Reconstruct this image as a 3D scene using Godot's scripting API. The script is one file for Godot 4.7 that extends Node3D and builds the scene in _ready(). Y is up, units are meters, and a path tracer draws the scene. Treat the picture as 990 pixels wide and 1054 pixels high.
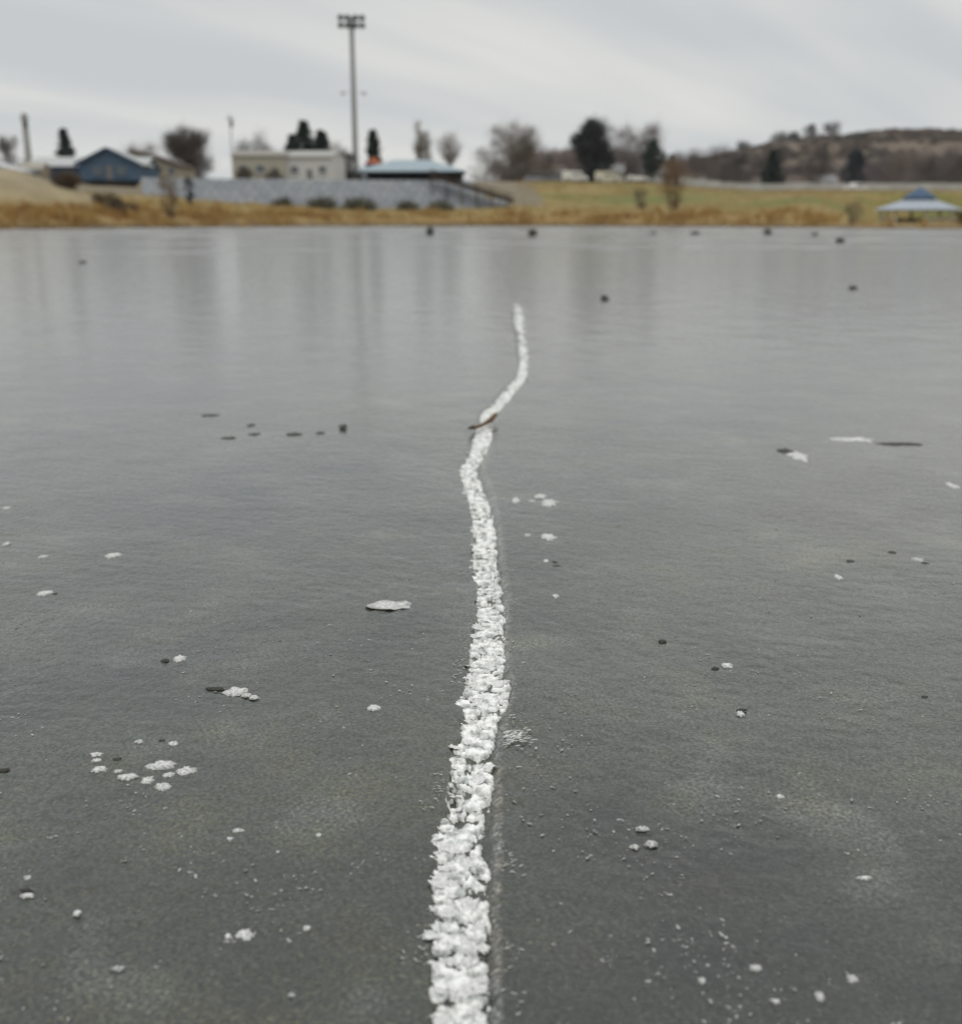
extends Node3D
# A frozen pond in early winter, seen from half a metre above the ice: a frost-filled crack runs away from the camera towards a
# bank with dry grass, houses, a floodlight mast, bare trees, a gazebo and a low hill. Metres, y up, the view goes towards -z.
# Distances "d" in the tables below are metres in front of the camera, i.e. -z.

# The crack on the ice: distance, left edge of the frost, right edge of the frost, lip of the right-hand ice plate.
const CRACK := [
	[-1.5, 0.00, 0.004, 0.008], [0.2, -0.026, 0.002, 0.011], [0.45, -0.0340, 0.0040, 0.0125],
	[0.579, -0.0345, 0.0038, 0.0125], [0.610, -0.0373, 0.0059, 0.0124], [0.629, -0.0362, 0.0027, 0.0121], [0.660, -0.0377, 0.0042, 0.0126], [0.688, -0.0376, 0.0065, 0.0130],
	[0.718, -0.0412, 0.0075, 0.0135], [0.737, -0.0413, 0.0084, 0.0145], [0.770, -0.0374, 0.0048, 0.0151], [0.799, -0.0394, 0.0041, 0.0156], [0.845, -0.0344, 0.0069, 0.0172],
	[0.897, -0.0326, 0.0109, 0.0172], [0.954, -0.0296, 0.0143, 0.0182], [0.978, -0.0215, 0.0166, 0.0215], [0.996, -0.0238, 0.0169, 0.0248], [1.029, -0.0204, 0.0215, 0.0276],
	[1.065, -0.0253, 0.0316, 0.0337], [1.102, -0.0217, 0.0337, 0.0358], [1.143, -0.0168, 0.0269, 0.0325], [1.206, -0.0165, 0.0283, 0.0330], [1.247, -0.0133, 0.0303, 0.0340],
	[1.298, -0.0075, 0.0314, 0.0352], [1.371, -0.0079, 0.0317, 0.0370], [1.452, -0.0084, 0.0279, 0.0362], [1.542, -0.0147, 0.0236, 0.0353], [1.643, -0.0140, 0.0250, 0.0343],
	[1.757, -0.0166, 0.0232, 0.0316], [1.887, -0.0231, 0.0160, 0.0266], [2.036, -0.0343, 0.0019, 0.0190], [2.118, -0.0435, -0.0079, 0.0099], [2.189, -0.0490, -0.0082, 0.0041],
	[2.255, -0.0336, -0.0021, 0.0063], [2.356, -0.0262, 0.0131, 0.0175], [2.525, -0.0187, 0.0257, 0.0280], [2.650, -0.0122, 0.0293, 0.0318], [2.717, -0.0050, 0.0275, 0.0325],
	[2.862, -0.0026, 0.0447, 0.0473], [2.973, 0.0273, 0.0627, 0.0654], [3.109, 0.0456, 0.0883, 0.0911], [3.298, 0.0723, 0.1145, 0.1175], [3.510, 0.1119, 0.1503, 0.1535],
	[3.882, 0.1375, 0.1727, 0.1747], [4.339, 0.1492, 0.1884, 0.1904], [4.912, 0.1594, 0.2037, 0.2057], [5.655, 0.1676, 0.2235, 0.2255], [6.4, 0.186, 0.243, 0.245], [6.9, 0.212, 0.222, 0.223],
	[7.6, 0.222, 0.2225, 0.223], [300.0, 0.222, 0.2225, 0.223],
]

# Small things on the ice: kind (F frost patch, W raised frost flake, D dark grit, R stone), x, distance, width, depth (height for a stone), label.
const ON_ICE := [
	["W", -0.1243, 1.3556, 0.0628, 0.0452, "large curled white frost flake lying alone, between frosty crack and the picture's left edge"],
	["F", -0.3569, 1.1766, 0.0150, 0.0204, "small white frost patch beside a dark crumb, behind the patch with the dark streak"],
	["D", -0.3726, 1.1708, 0.0115, 0.0116, "dark crumb touching a small white frost patch, middle left of the ice"],
	["F", -0.2698, 1.0844, 0.0236, 0.0227, "rough white frost patch with a dark streak trailing from its left end"],
	["F", -0.2559, 1.0744, 0.0096, 0.0099, "small frost fleck touching the right end of the streaked frost patch"],
	["F", -0.2464, 1.0695, 0.0106, 0.0098, "outer of two small frost flecks right of the streaked frost patch"],
	["D", -0.2941, 1.0920, 0.0237, 0.0102, "thin dark streak of grit leading to a rough white frost patch"],
	["F", -0.3035, 0.9188, 0.0278, 0.0207, "largest round frost patch of the cluster on the near left ice"],
	["F", -0.2783, 0.9076, 0.0183, 0.0166, "frost patch just right of the largest one in the near left cluster"],
	["F", -0.2918, 0.9003, 0.0118, 0.0091, "small frost patch directly in front of the largest cluster patch"],
	["F", -0.3085, 0.8895, 0.0126, 0.0142, "frost patch in front of and left of the largest cluster patch"],
	["F", -0.2911, 0.8789, 0.0151, 0.0140, "frontmost frost patch of the cluster on the near left ice"],
	["F", -0.3288, 0.8967, 0.0163, 0.0144, "oval frost patch in the left front part of the near cluster"],
	["F", -0.3601, 0.9113, 0.0147, 0.0111, "flat frost patch at the left end of the cluster, nearest the camera there"],
	["F", -0.3728, 0.9399, 0.0123, 0.0098, "upper of two thin frost patches at the left end of the cluster"],
	["F", -0.3688, 0.9283, 0.0093, 0.0077, "lower of two thin frost patches stacked at the cluster's left end"],
	["F", -0.3415, 0.9076, 0.0082, 0.0074, "tiny pale frost fleck between the flat left and oval cluster patches"],
	["D", -0.3498, 0.9302, 0.0103, 0.0096, "dark grit spot inside the ring of frost patches on the left"],
	["F", -0.3043, 0.9619, 0.0106, 0.0102, "small frost patch behind the largest patch of the left cluster"],
	["D", -0.3177, 0.9681, 0.0087, 0.0083, "dark grit spot just left of the rear patch of the cluster"],
	["F", -0.3393, 0.9660, 0.0116, 0.0082, "dull frost fleck at the rear of the left cluster, over dark grit"],
	["D", -0.4494, 0.9095, 0.0110, 0.0093, "dark grit spot at the left picture edge, level with the cluster"],
	["F", -0.2102, 0.7928, 0.0057, 0.0058, "tiny bright frost fleck alone, in front and right of the left cluster"],
	["F", -0.2066, 0.8061, 0.0132, 0.0060, "faint thin frost streak behind a tiny bright fleck"],
	["F", -0.1369, 0.7986, 0.0049, 0.0059, "tiny frost fleck halfway between the left cluster and the crack"],
	["F", -0.3572, 0.7378, 0.0069, 0.0065, "pale frost fleck behind the one with a dark rim, near left edge"],
	["F", -0.3487, 0.7152, 0.0105, 0.0061, "bright frost fleck with dark grit behind it, near left edge"],
	["D", -0.3519, 0.7213, 0.0120, 0.0050, "dark grit behind a bright frost fleck near the left edge"],
	["F", -0.3020, 0.6936, 0.0058, 0.0070, "round frost fleck to the right of the dark rimmed fleck"],
	["F", -0.1713, 0.6677, 0.0148, 0.0120, "bright frost patch nearest the camera on the left side"],
	["F", -0.1830, 0.6666, 0.0056, 0.0055, "small frost fleck touching the left of the bright nearest patch"],
	["F", -0.1274, 0.6754, 0.0057, 0.0056, "small bright frost fleck between the nearest patch and the crack"],
	["F", -0.2513, 0.6321, 0.0081, 0.0060, "blurred pale frost fleck close to the lower left corner"],
	["F", -0.1268, 0.6052, 0.0046, 0.0046, "blurred tiny frost fleck at the bottom edge left of the crack"],
	["F", -0.1138, 1.0430, 0.0145, 0.0141, "white frost patch alone, close left of the crack's dark gap"],
	["F", -0.5678, 1.5811, 0.0271, 0.0250, "thin flat white frost patch far left, behind the rough one"],
	["F", -0.6061, 1.4062, 0.0189, 0.0282, "rough grey and white frost lump far left with a dark side"],
	["D", -0.5910, 1.4022, 0.0108, 0.0160, "dark crumb on the right side of the rough far left lump"],
	["F", -0.7616, 1.6431, 0.0094, 0.0214, "tiny frost fleck at the left picture edge, second row back"],
	["F", -0.8571, 1.8662, 0.0158, 0.0407, "pale frost fleck at the left picture edge, farthest back"],
	["F", -0.6758, 1.5761, 0.0150, 0.0198, "faint frost fleck left of the thin flat patch"],
	["D", -0.7202, 2.8173, 0.0570, 0.0738, "dark flat crumb farthest left of the dark row in mid distance"],
	["D", -0.5848, 2.6766, 0.0247, 0.0536, "small dark crumb at the rear of the dark row left of the twig"],
	["D", -0.5513, 2.5611, 0.0331, 0.0493, "dark crumb in front of the small one in the dark row"],
	["D", -0.6041, 2.5127, 0.0418, 0.0356, "faint dark smear at the front of the dark row"],
	["D", -0.4566, 2.5611, 0.0426, 0.0616, "darkest crumb of the row left of the twig"],
	["D", -0.3922, 2.5734, 0.0285, 0.0497, "dark crumb at the right end of the row left of the twig"],
	["R", -0.345, 2.637, 0.0243, 0.0195, "small stone frozen into the ice between the dark row and the twig"],
	["F", 0.1251, 1.9008, 0.0322, 0.0562, "largest of the white frost patches just right of the crack's bend"],
	["F", 0.1117, 1.9511, 0.0201, 0.0369, "frost patch directly behind the largest one right of the bend"],
	["F", 0.0936, 1.9149, 0.0144, 0.0214, "faint small frost patch left of the largest one right of the bend"],
	["F", 0.0650, 1.9221, 0.0162, 0.0430, "frost patch nearest the crack in the group right of the bend"],
	["F", 0.1100, 1.6814, 0.0255, 0.0391, "lone white frost patch in front of the group right of the bend"],
	["F", 0.0770, 1.6927, 0.0128, 0.0226, "faint frost fleck between the crack and the lone right patch"],
	["D", 0.1107, 1.5468, 0.0133, 0.0192, "dark crumb beside a tiny white fleck, right of the crack"],
	["D", 0.1138, 1.5279, 0.0146, 0.0141, "flat dark crumb in front of another dark crumb, right of the crack"],
	["F", 0.0992, 1.5516, 0.0089, 0.0193, "tiny white fleck touching a dark crumb right of the crack"],
	["F", 0.1034, 1.3942, 0.0094, 0.0159, "tiny white fleck alone right of the crack, in front of the dark crumbs"],
	["F", 0.7001, 2.3047, 0.0385, 0.1009, "white frost patch tucked against a black crumb on the right ice"],
	["D", 0.6872, 2.3668, 0.0439, 0.0636, "black crumb with a white frost patch against it, right ice"],
	["F", 0.8774, 2.4891, 0.1059, 0.0700, "long thin white frost streak on the right ice"],
	["D", 0.9729, 2.4433, 0.1177, 0.0563, "long dark streak continuing the white streak on the right ice"],
	["F", 0.9220, 2.0355, 0.0190, 0.0639, "frost patch close to the right picture edge in mid distance"],
	["F", 0.5196, 1.4779, 0.0113, 0.0220, "tiny white fleck in front of the dark crumbs on the right"],
	["D", 0.5626, 1.5516, 0.0178, 0.0193, "dark crumb directly behind a tiny white fleck on the right"],
	["D", 0.6427, 1.5962, 0.0167, 0.0203, "dark crumb between two others near the right picture edge"],
	["F", 0.6685, 1.5613, 0.0194, 0.0244, "pale frost patch beside a dark edge near the right picture edge"],
	["D", 0.6712, 1.5420, 0.0147, 0.0143, "dark crumb at the edge of the pale patch near right"],
	["F", 0.2868, 1.1565, 0.0125, 0.0141, "bright frost fleck with a dark crumb on its left, right ice"],
	["D", 0.2715, 1.1481, 0.0090, 0.0084, "dark crumb left of a bright fleck in the right half"],
	["D", 0.2231, 1.2313, 0.0108, 0.0127, "dark crumb alone between the crack and the right bright fleck"],
	["F", 0.2729, 1.0291, 0.0092, 0.0138, "white fleck over dark grit in the right half, nearer the camera"],
	["D", 0.2761, 1.0383, 0.0124, 0.0070, "dark grit behind a white fleck in the right half"],
	["D", 0.4822, 1.0695, 0.0095, 0.0098, "dark crumb alone near the right picture edge, near ice"],
	["F", 0.2687, 0.8618, 0.0070, 0.0067, "small white fleck alone on the near right ice"],
	["F", 0.3028, 0.7378, 0.0115, 0.0052, "short thin white frost bar on the near right ice"],
	["F", 0.1415, 0.7855, 0.0113, 0.0101, "pale frost patch, largest of the loose near group right of the crack"],
	["F", 0.1376, 0.8091, 0.0116, 0.0091, "pale frost patch at the rear of the near group right of the crack"],
	["F", 0.1271, 0.7812, 0.0072, 0.0071, "pale frost fleck at the left of the near group right of the crack"],
	["F", 0.1903, 0.6331, 0.0088, 0.0070, "blurred white fleck at the front right, left of the twin specks"],
	["F", 0.2262, 0.6052, 0.0065, 0.0112, "blurred upright white fleck near the bottom edge right"],
	["F", 0.1949, 0.5996, 0.0077, 0.0055, "blurred flat white fleck at the bottom edge right"],
	["F", 0.2538, 0.6213, 0.0080, 0.0097, "blurred pale fleck at front right, left one of twin specks"],
	["F", 0.1506, 0.6203, 0.0053, 0.0077, "blurred pale speck at the front, between crack and right flecks"],
	["R", 0.817, 7.201, 0.0644, 0.0579, "dark stone on the ice behind the far end of the crack, right"],
	["R", 2.848, 8.362, 0.0820, 0.0522, "dark stone on the far ice toward the gazebo side"],
	["R", -4.940, 13.600, 0.0964, 0.0723, "pale grey stone on the far left ice"],
	["R", -1.925, 42.052, 0.3331, 0.4441, "dark upright stone near the shore below the poplar"],
	["R", 1.831, 39.240, 0.3800, 0.3454, "brown stone near the shore below the tall bare tree"],
	["R", 6.793, 43.615, 0.3838, 0.1919, "faint pale stone near the shore, left of the willow shrub"],
	["R", 8.444, 43.615, 0.4606, 0.1919, "flat grey stone near the shore, right of the willow shrub"],
	["R", 11.322, 43.615, 0.3838, 0.3454, "dark stone near the shore below the dark conifer"],
	["R", 12.257, 40.598, 0.3216, 0.1787, "faint grey stone near the shore, between two darker stones"],
	["R", 8.691, 26.711, 0.2591, 0.1884, "dark stone near the shore, nearest to the gazebo"],
]

var materials := {}
var taken := {}
var noise_soft := FastNoiseLite.new()
var noise_fine := FastNoiseLite.new()
var grain_texture: NoiseTexture2D

func _ready() -> void:
	set_camera_and_light()
	set_noise()
	build_ice()
	build_ground()
	build_hill()
	build_crack_frost()
	build_small_things_on_ice()
	build_wall_and_stair()
	build_houses()
	build_masts()
	build_gazebo()
	build_vehicles()
	build_trees()
	build_shore_plants()

# ---------------------------------------------------------------- camera, sky, sun, exposure
func set_camera_and_light() -> void:
	var cam := Camera3D.new()
	cam.name = "camera"
	add_child(cam)
	cam.position = Vector3(0, 0.5, 0)
	cam.rotation_degrees = Vector3(-15.207, 0, 0)
	var lens := CameraAttributesPhysical.new()
	lens.frustum_focal_length = 25.05      # 51 degrees vertically on a 24 mm high sensor
	lens.frustum_focus_distance = 1.16
	lens.frustum_near = 0.05
	lens.frustum_far = 4000.0
	lens.exposure_aperture = 3.4
	cam.attributes = lens
	cam.fov = 51.2
	cam.near = 0.05
	cam.far = 4000.0
	cam.current = true

	var around := WorldEnvironment.new()
	around.name = "world_environment"
	var e := Environment.new()
	e.background_mode = Environment.BG_SKY
	e.sky = Sky.new()
	var sky := PanoramaSkyMaterial.new()
	sky.panorama = overcast_sky()
	e.sky.sky_material = sky
	e.tonemap_mode = Environment.TONE_MAPPER_LINEAR
	e.tonemap_exposure = 1.0
	e.fog_enabled = true                   # thin winter haze over the far houses and the hill
	e.fog_density = 0.0001
	e.fog_light_color = Color(0.80, 0.83, 0.86)
	e.sdfgi_enabled = true
	e.ssao_enabled = true
	e.ssil_enabled = true
	around.environment = e
	add_child(around)

	var sun := DirectionalLight3D.new()    # the sun behind the cloud sheet, high behind the camera's left shoulder
	sun.name = "sun"
	sun.light_color = Color(1.0, 0.97, 0.92)
	sun.light_energy = 0.22
	sun.light_angular_distance = 45.0
	sun.shadow_enabled = true
	add_child(sun)
	sun.look_at_from_position(Vector3(-5, 12, 3), Vector3.ZERO)

# An even sheet of stratus with soft rolls; as any overcast sky it grows brighter towards the zenith, the same all round.
func overcast_sky() -> ImageTexture:
	var w := 1536
	var h := 768
	var n := FastNoiseLite.new()
	n.seed = 11
	n.noise_type = FastNoiseLite.TYPE_SIMPLEX_SMOOTH
	n.frequency = 0.8
	n.fractal_octaves = 4
	n.fractal_gain = 0.62
	var n2 := FastNoiseLite.new()
	n2.seed = 5
	n2.noise_type = FastNoiseLite.TYPE_SIMPLEX_SMOOTH
	n2.frequency = 0.22
	n2.fractal_octaves = 3
	var im := Image.create(w, h, false, Image.FORMAT_RGBF)
	im.fill(Color(0.25, 0.25, 0.24))
	var turn := deg_to_rad(38.0)
	var ct := cos(turn)
	var sn := sin(turn)
	for j in range(0, h / 2 + 2):
		var up := PI * (0.5 - (j + 0.5) / h)
		var y := maxf(sin(up), 0.0)
		var flat := cos(up) / (y + 0.10)
		for i in w:
			var a := ((i + 0.5) / w - 0.5) * TAU
			var x := sin(a) * flat
			var z := -cos(a) * flat
			var along := x * sn - z * ct
			var across := x * ct + z * sn
			var v := n.get_noise_2d(along * 0.16 + 3.0, across * 0.85) * 0.8 + n2.get_noise_2d(x * 0.9, z * 0.5) * 0.7
			v = clampf(0.5 + v * 1.45, 0.0, 1.0)
			var c := Color(0.545, 0.572, 0.590).lerp(Color(0.745, 0.74, 0.71), v)
			c = c.lerp(Color(0.72, 0.735, 0.735), 0.5 * exp(-up * 11.0))
			var l := 1.0 + 0.75 * y * y
			im.set_pixel(i, j, Color(c.r * l, c.g * l, c.b * l))
	return ImageTexture.create_from_image(im)

# ---------------------------------------------------------------- helpers
func set_noise() -> void:
	noise_soft.seed = 3
	noise_soft.noise_type = FastNoiseLite.TYPE_SIMPLEX_SMOOTH
	noise_soft.frequency = 1.0
	noise_soft.fractal_octaves = 3
	noise_fine.seed = 8
	noise_fine.noise_type = FastNoiseLite.TYPE_SIMPLEX_SMOOTH
	noise_fine.frequency = 1.0
	noise_fine.fractal_octaves = 2
	grain_texture = NoiseTexture2D.new()
	grain_texture.width = 256
	grain_texture.height = 256
	grain_texture.seamless = true
	var n := FastNoiseLite.new()
	n.seed = 21
	n.frequency = 0.03
	n.fractal_octaves = 5
	grain_texture.noise = n
	var g := Gradient.new()
	g.set_color(0, Color(0.72, 0.72, 0.72))
	g.set_color(1, Color(1, 1, 1))
	grain_texture.color_ramp = g

func lin(r: float, g: float, b: float) -> Color:
	return Color(r, g, b).linear_to_srgb()

# A matt material of that linear base colour with a weathered grain of "tile" metres.
func mat(called: String, r: float, g: float, b: float, rough := 0.85, tile := 1.5, metal := 0.0) -> StandardMaterial3D:
	if materials.has(called):
		return materials[called]
	var m := StandardMaterial3D.new()
	m.resource_name = called
	m.albedo_color = lin(r, g, b)
	m.roughness = rough
	m.metallic = metal
	if tile > 0.0:
		m.albedo_texture = grain_texture
		m.uv1_triplanar = true
		m.uv1_world_triplanar = true
		m.uv1_scale = Vector3.ONE / tile
	materials[called] = m
	return m

func tinted(called: String, rough := 0.9, tile := 0.0) -> StandardMaterial3D:
	if materials.has(called):
		return materials[called]
	var m := mat(called, 1, 1, 1, rough, tile)
	m.vertex_color_use_as_albedo = true
	return m

func numbered(called: String) -> String:
	if not taken.has(called):
		taken[called] = 0
		return called
	taken[called] += 1
	return "%s_%03d" % [called, taken[called]]

func tag(o: Node3D, label: String, category: String, group := "") -> void:
	o.set_meta("label", label)
	o.set_meta("category", category)
	if group:
		o.set_meta("group", group)

func thing(called: String, label: String, category: String, where: Vector3, turn := 0.0, group := "") -> Node3D:
	var o := Node3D.new()
	o.name = numbered(called)
	add_child(o)
	o.position = where
	o.rotation.y = turn
	tag(o, label, category, group)
	return o

func put(parent: Node3D, called: String, m: Mesh, material: Material, where := Vector3.ZERO, turn := Vector3.ZERO) -> MeshInstance3D:
	var o := MeshInstance3D.new()
	o.name = called
	o.mesh = m
	o.material_override = material
	parent.add_child(o, true)
	o.position = where
	o.rotation = turn
	return o

func tool() -> SurfaceTool:
	var st := SurfaceTool.new()
	st.begin(Mesh.PRIMITIVE_TRIANGLES)
	st.set_smooth_group(-1)
	return st

func done(st: SurfaceTool) -> ArrayMesh:
	st.generate_normals()
	return st.commit()

func tri(st: SurfaceTool, a: Vector3, b: Vector3, c: Vector3) -> void:
	st.add_vertex(a)
	st.add_vertex(b)
	st.add_vertex(c)

func quad(st: SurfaceTool, a: Vector3, b: Vector3, c: Vector3, d: Vector3) -> void:
	tri(st, a, b, c)
	tri(st, a, c, d)

# A box given by its middle and size, turned by a basis.
func box(st: SurfaceTool, mid: Vector3, size: Vector3, turn := Basis()) -> void:
	var h := size * 0.5
	var p := []
	for k in 8:
		p.append(mid + turn * Vector3(h.x * (1 if k & 1 else -1), h.y * (1 if k & 2 else -1), h.z * (1 if k & 4 else -1)))
	quad(st, p[4], p[6], p[7], p[5])
	quad(st, p[1], p[3], p[2], p[0])
	quad(st, p[0], p[2], p[6], p[4])
	quad(st, p[5], p[7], p[3], p[1])
	quad(st, p[6], p[2], p[3], p[7])
	quad(st, p[0], p[4], p[5], p[1])

func box_mesh(size: Vector3) -> ArrayMesh:
	var key := "box %s" % size
	if not materials.has(key):
		var st := tool()
		box(st, Vector3.ZERO, size)
		materials[key] = done(st)
	return materials[key]

func beam(st: SurfaceTool, a: Vector3, b: Vector3, wide: float, high: float) -> void:
	var along := (b - a).normalized()
	var side := along.cross(Vector3.UP)
	side = Vector3.RIGHT if side.length() < 0.01 else side.normalized()
	box(st, (a + b) * 0.5, Vector3(wide, high, a.distance_to(b)), Basis(side, along.cross(side).normalized(), along))

func tube(st: SurfaceTool, a: Vector3, b: Vector3, ra: float, rb: float, sides := 6, caps := false) -> void:
	var along := (b - a).normalized()
	var u := along.cross(Vector3.UP if absf(along.y) < 0.9 else Vector3.RIGHT).normalized()
	var v := along.cross(u)
	for k in sides:
		var t0 := TAU * k / sides
		var t1 := TAU * (k + 1) / sides
		var d0 := u * cos(t0) + v * sin(t0)
		var d1 := u * cos(t1) + v * sin(t1)
		if rb <= 0.0:
			tri(st, a + d0 * ra, b, a + d1 * ra)
		else:
			quad(st, a + d0 * ra, b + d0 * rb, b + d1 * rb, a + d1 * ra)
		if caps:
			tri(st, a, a + d0 * ra, a + d1 * ra)
			tri(st, b, b + d1 * rb, b + d0 * rb)

func prism(st: SurfaceTool, outline: Array, depth: float) -> void:   # an outline in x, y (counter-clockwise) pushed along z both ways
	var n := outline.size()
	var poly := PackedVector2Array(outline)
	var parts := Geometry2D.triangulate_polygon(poly)
	for k in range(0, parts.size(), 3):
		var a := poly[parts[k]]
		var b := poly[parts[k + 1]]
		var c := poly[parts[k + 2]]
		if (b - a).cross(c - a) > 0:
			var s := b
			b = c
			c = s
		tri(st, Vector3(a.x, a.y, depth), Vector3(b.x, b.y, depth), Vector3(c.x, c.y, depth))
		tri(st, Vector3(a.x, a.y, -depth), Vector3(c.x, c.y, -depth), Vector3(b.x, b.y, -depth))
	for k in n:
		var a := poly[k]
		var b := poly[(k + 1) % n]
		quad(st, Vector3(a.x, a.y, depth), Vector3(b.x, b.y, depth), Vector3(b.x, b.y, -depth), Vector3(a.x, a.y, -depth))

func sheet(verts: PackedVector3Array, cols: PackedColorArray, uvs: PackedVector2Array, wide: int, rows: int) -> ArrayMesh:
	var index := PackedInt32Array()
	index.resize((wide - 1) * (rows - 1) * 6)
	var k := 0
	for j in rows - 1:
		for i in wide - 1:
			var a := j * wide + i
			index[k] = a; index[k + 1] = a + wide; index[k + 2] = a + 1
			index[k + 3] = a + 1; index[k + 4] = a + wide; index[k + 5] = a + wide + 1
			k += 6
	var arrays := []
	arrays.resize(Mesh.ARRAY_MAX)
	arrays[Mesh.ARRAY_VERTEX] = verts
	arrays[Mesh.ARRAY_INDEX] = index
	if cols.size():
		arrays[Mesh.ARRAY_COLOR] = cols
	if uvs.size():
		arrays[Mesh.ARRAY_TEX_UV] = uvs
	var raw := ArrayMesh.new()
	raw.add_surface_from_arrays(Mesh.PRIMITIVE_TRIANGLES, arrays)
	var st := SurfaceTool.new()
	st.create_from(raw, 0)
	st.generate_normals()
	return st.commit()

func crack_at(d: float) -> Vector3:
	var k := 1
	while CRACK[k][0] < d:
		k += 1
	var a: Array = CRACK[k - 1]
	var b: Array = CRACK[k]
	var t: float = clampf((d - a[0]) / (b[0] - a[0]), 0.0, 1.0)
	return Vector3(lerpf(a[1], b[1], t), lerpf(a[2], b[2], t), lerpf(a[3], b[3], t))

# ---------------------------------------------------------------- the ice
func seamless_bytes(n: FastNoiseLite, size: int) -> PackedByteArray:
	var im := n.get_seamless_image(size, size, false, false, 0.1)
	im.convert(Image.FORMAT_L8)
	return im.get_data()

func make_noise(sd: int, f: float, octaves: int, kind := FastNoiseLite.TYPE_SIMPLEX_SMOOTH) -> FastNoiseLite:
	var n := FastNoiseLite.new()
	n.seed = sd
	n.noise_type = kind
	n.frequency = f
	n.fractal_octaves = octaves
	return n

# Dark pond ice: grey and brownish clouds in the ice, milky spots, and pale grains of frost frozen to it (2 m a tile).
func ice_material() -> StandardMaterial3D:
	var size := 1536
	var cloud := seamless_bytes(make_noise(1, 0.006, 4), size)
	var tint := seamless_bytes(make_noise(2, 0.012, 2), size)
	var fine := seamless_bytes(make_noise(3, 0.26, 2), size)
	var spot := seamless_bytes(make_noise(4, 0.24, 2), size)
	var where := seamless_bytes(make_noise(5, 0.009, 3), size)
	var bump_a := seamless_bytes(make_noise(6, 0.085, 3), size)
	var data := PackedByteArray()
	data.resize(size * size * 3)
	var high := PackedByteArray()
	high.resize(size * size)
	var rough := PackedByteArray()
	rough.resize(size * size)
	var k := 0
	for p in size * size:
		var c := cloud[p] / 255.0
		var t := tint[p] / 255.0
		var f := fine[p] / 255.0
		var w := where[p] / 255.0
		var s := spot[p] / 255.0
		var base := 0.66 + 0.26 * c + 1.25 * (f - 0.5)
		var grains := clampf((s - 0.73 + 0.26 * (w - 0.45)) * 6.0, 0.0, 1.0)
		base = base + (1.75 - base) * grains * 0.7
		var warm := (t - 0.5) * 0.12 * (1.0 - grains)
		data[k] = int(clampf(base * (1.0 + warm) * 170.0, 0, 255))
		data[k + 1] = int(clampf(base * 170.0, 0, 255))
		data[k + 2] = int(clampf(base * (1.0 - warm * 1.2) * 170.0, 0, 255))
		high[p] = int(clampf(110.0 + (bump_a[p] - 128) * 0.9 + (f - 0.5) * 22.0 + grains * 25.0, 0, 255))
		rough[p] = int(clampf(46.0 + 34.0 * w + 80.0 * grains, 0, 255))
		k += 3
	var m := StandardMaterial3D.new()
	m.resource_name = "ice"
	m.vertex_color_use_as_albedo = true
	m.albedo_texture = ImageTexture.create_from_image(Image.create_from_data(size, size, false, Image.FORMAT_RGB8, data))
	m.roughness = 1.0
	m.roughness_texture = ImageTexture.create_from_image(Image.create_from_data(size, size, false, Image.FORMAT_L8, rough))
	m.roughness_texture_channel = BaseMaterial3D.TEXTURE_CHANNEL_RED
	m.metallic_specular = 0.5
	m.clearcoat_enabled = true            # glaze of refrozen melt water over the hammered ice
	m.clearcoat = 0.9
	m.clearcoat_roughness = 0.17
	m.heightmap_enabled = true
	m.heightmap_texture = ImageTexture.create_from_image(Image.create_from_data(size, size, false, Image.FORMAT_L8, high))
	m.heightmap_scale = 0.6
	return m

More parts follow.
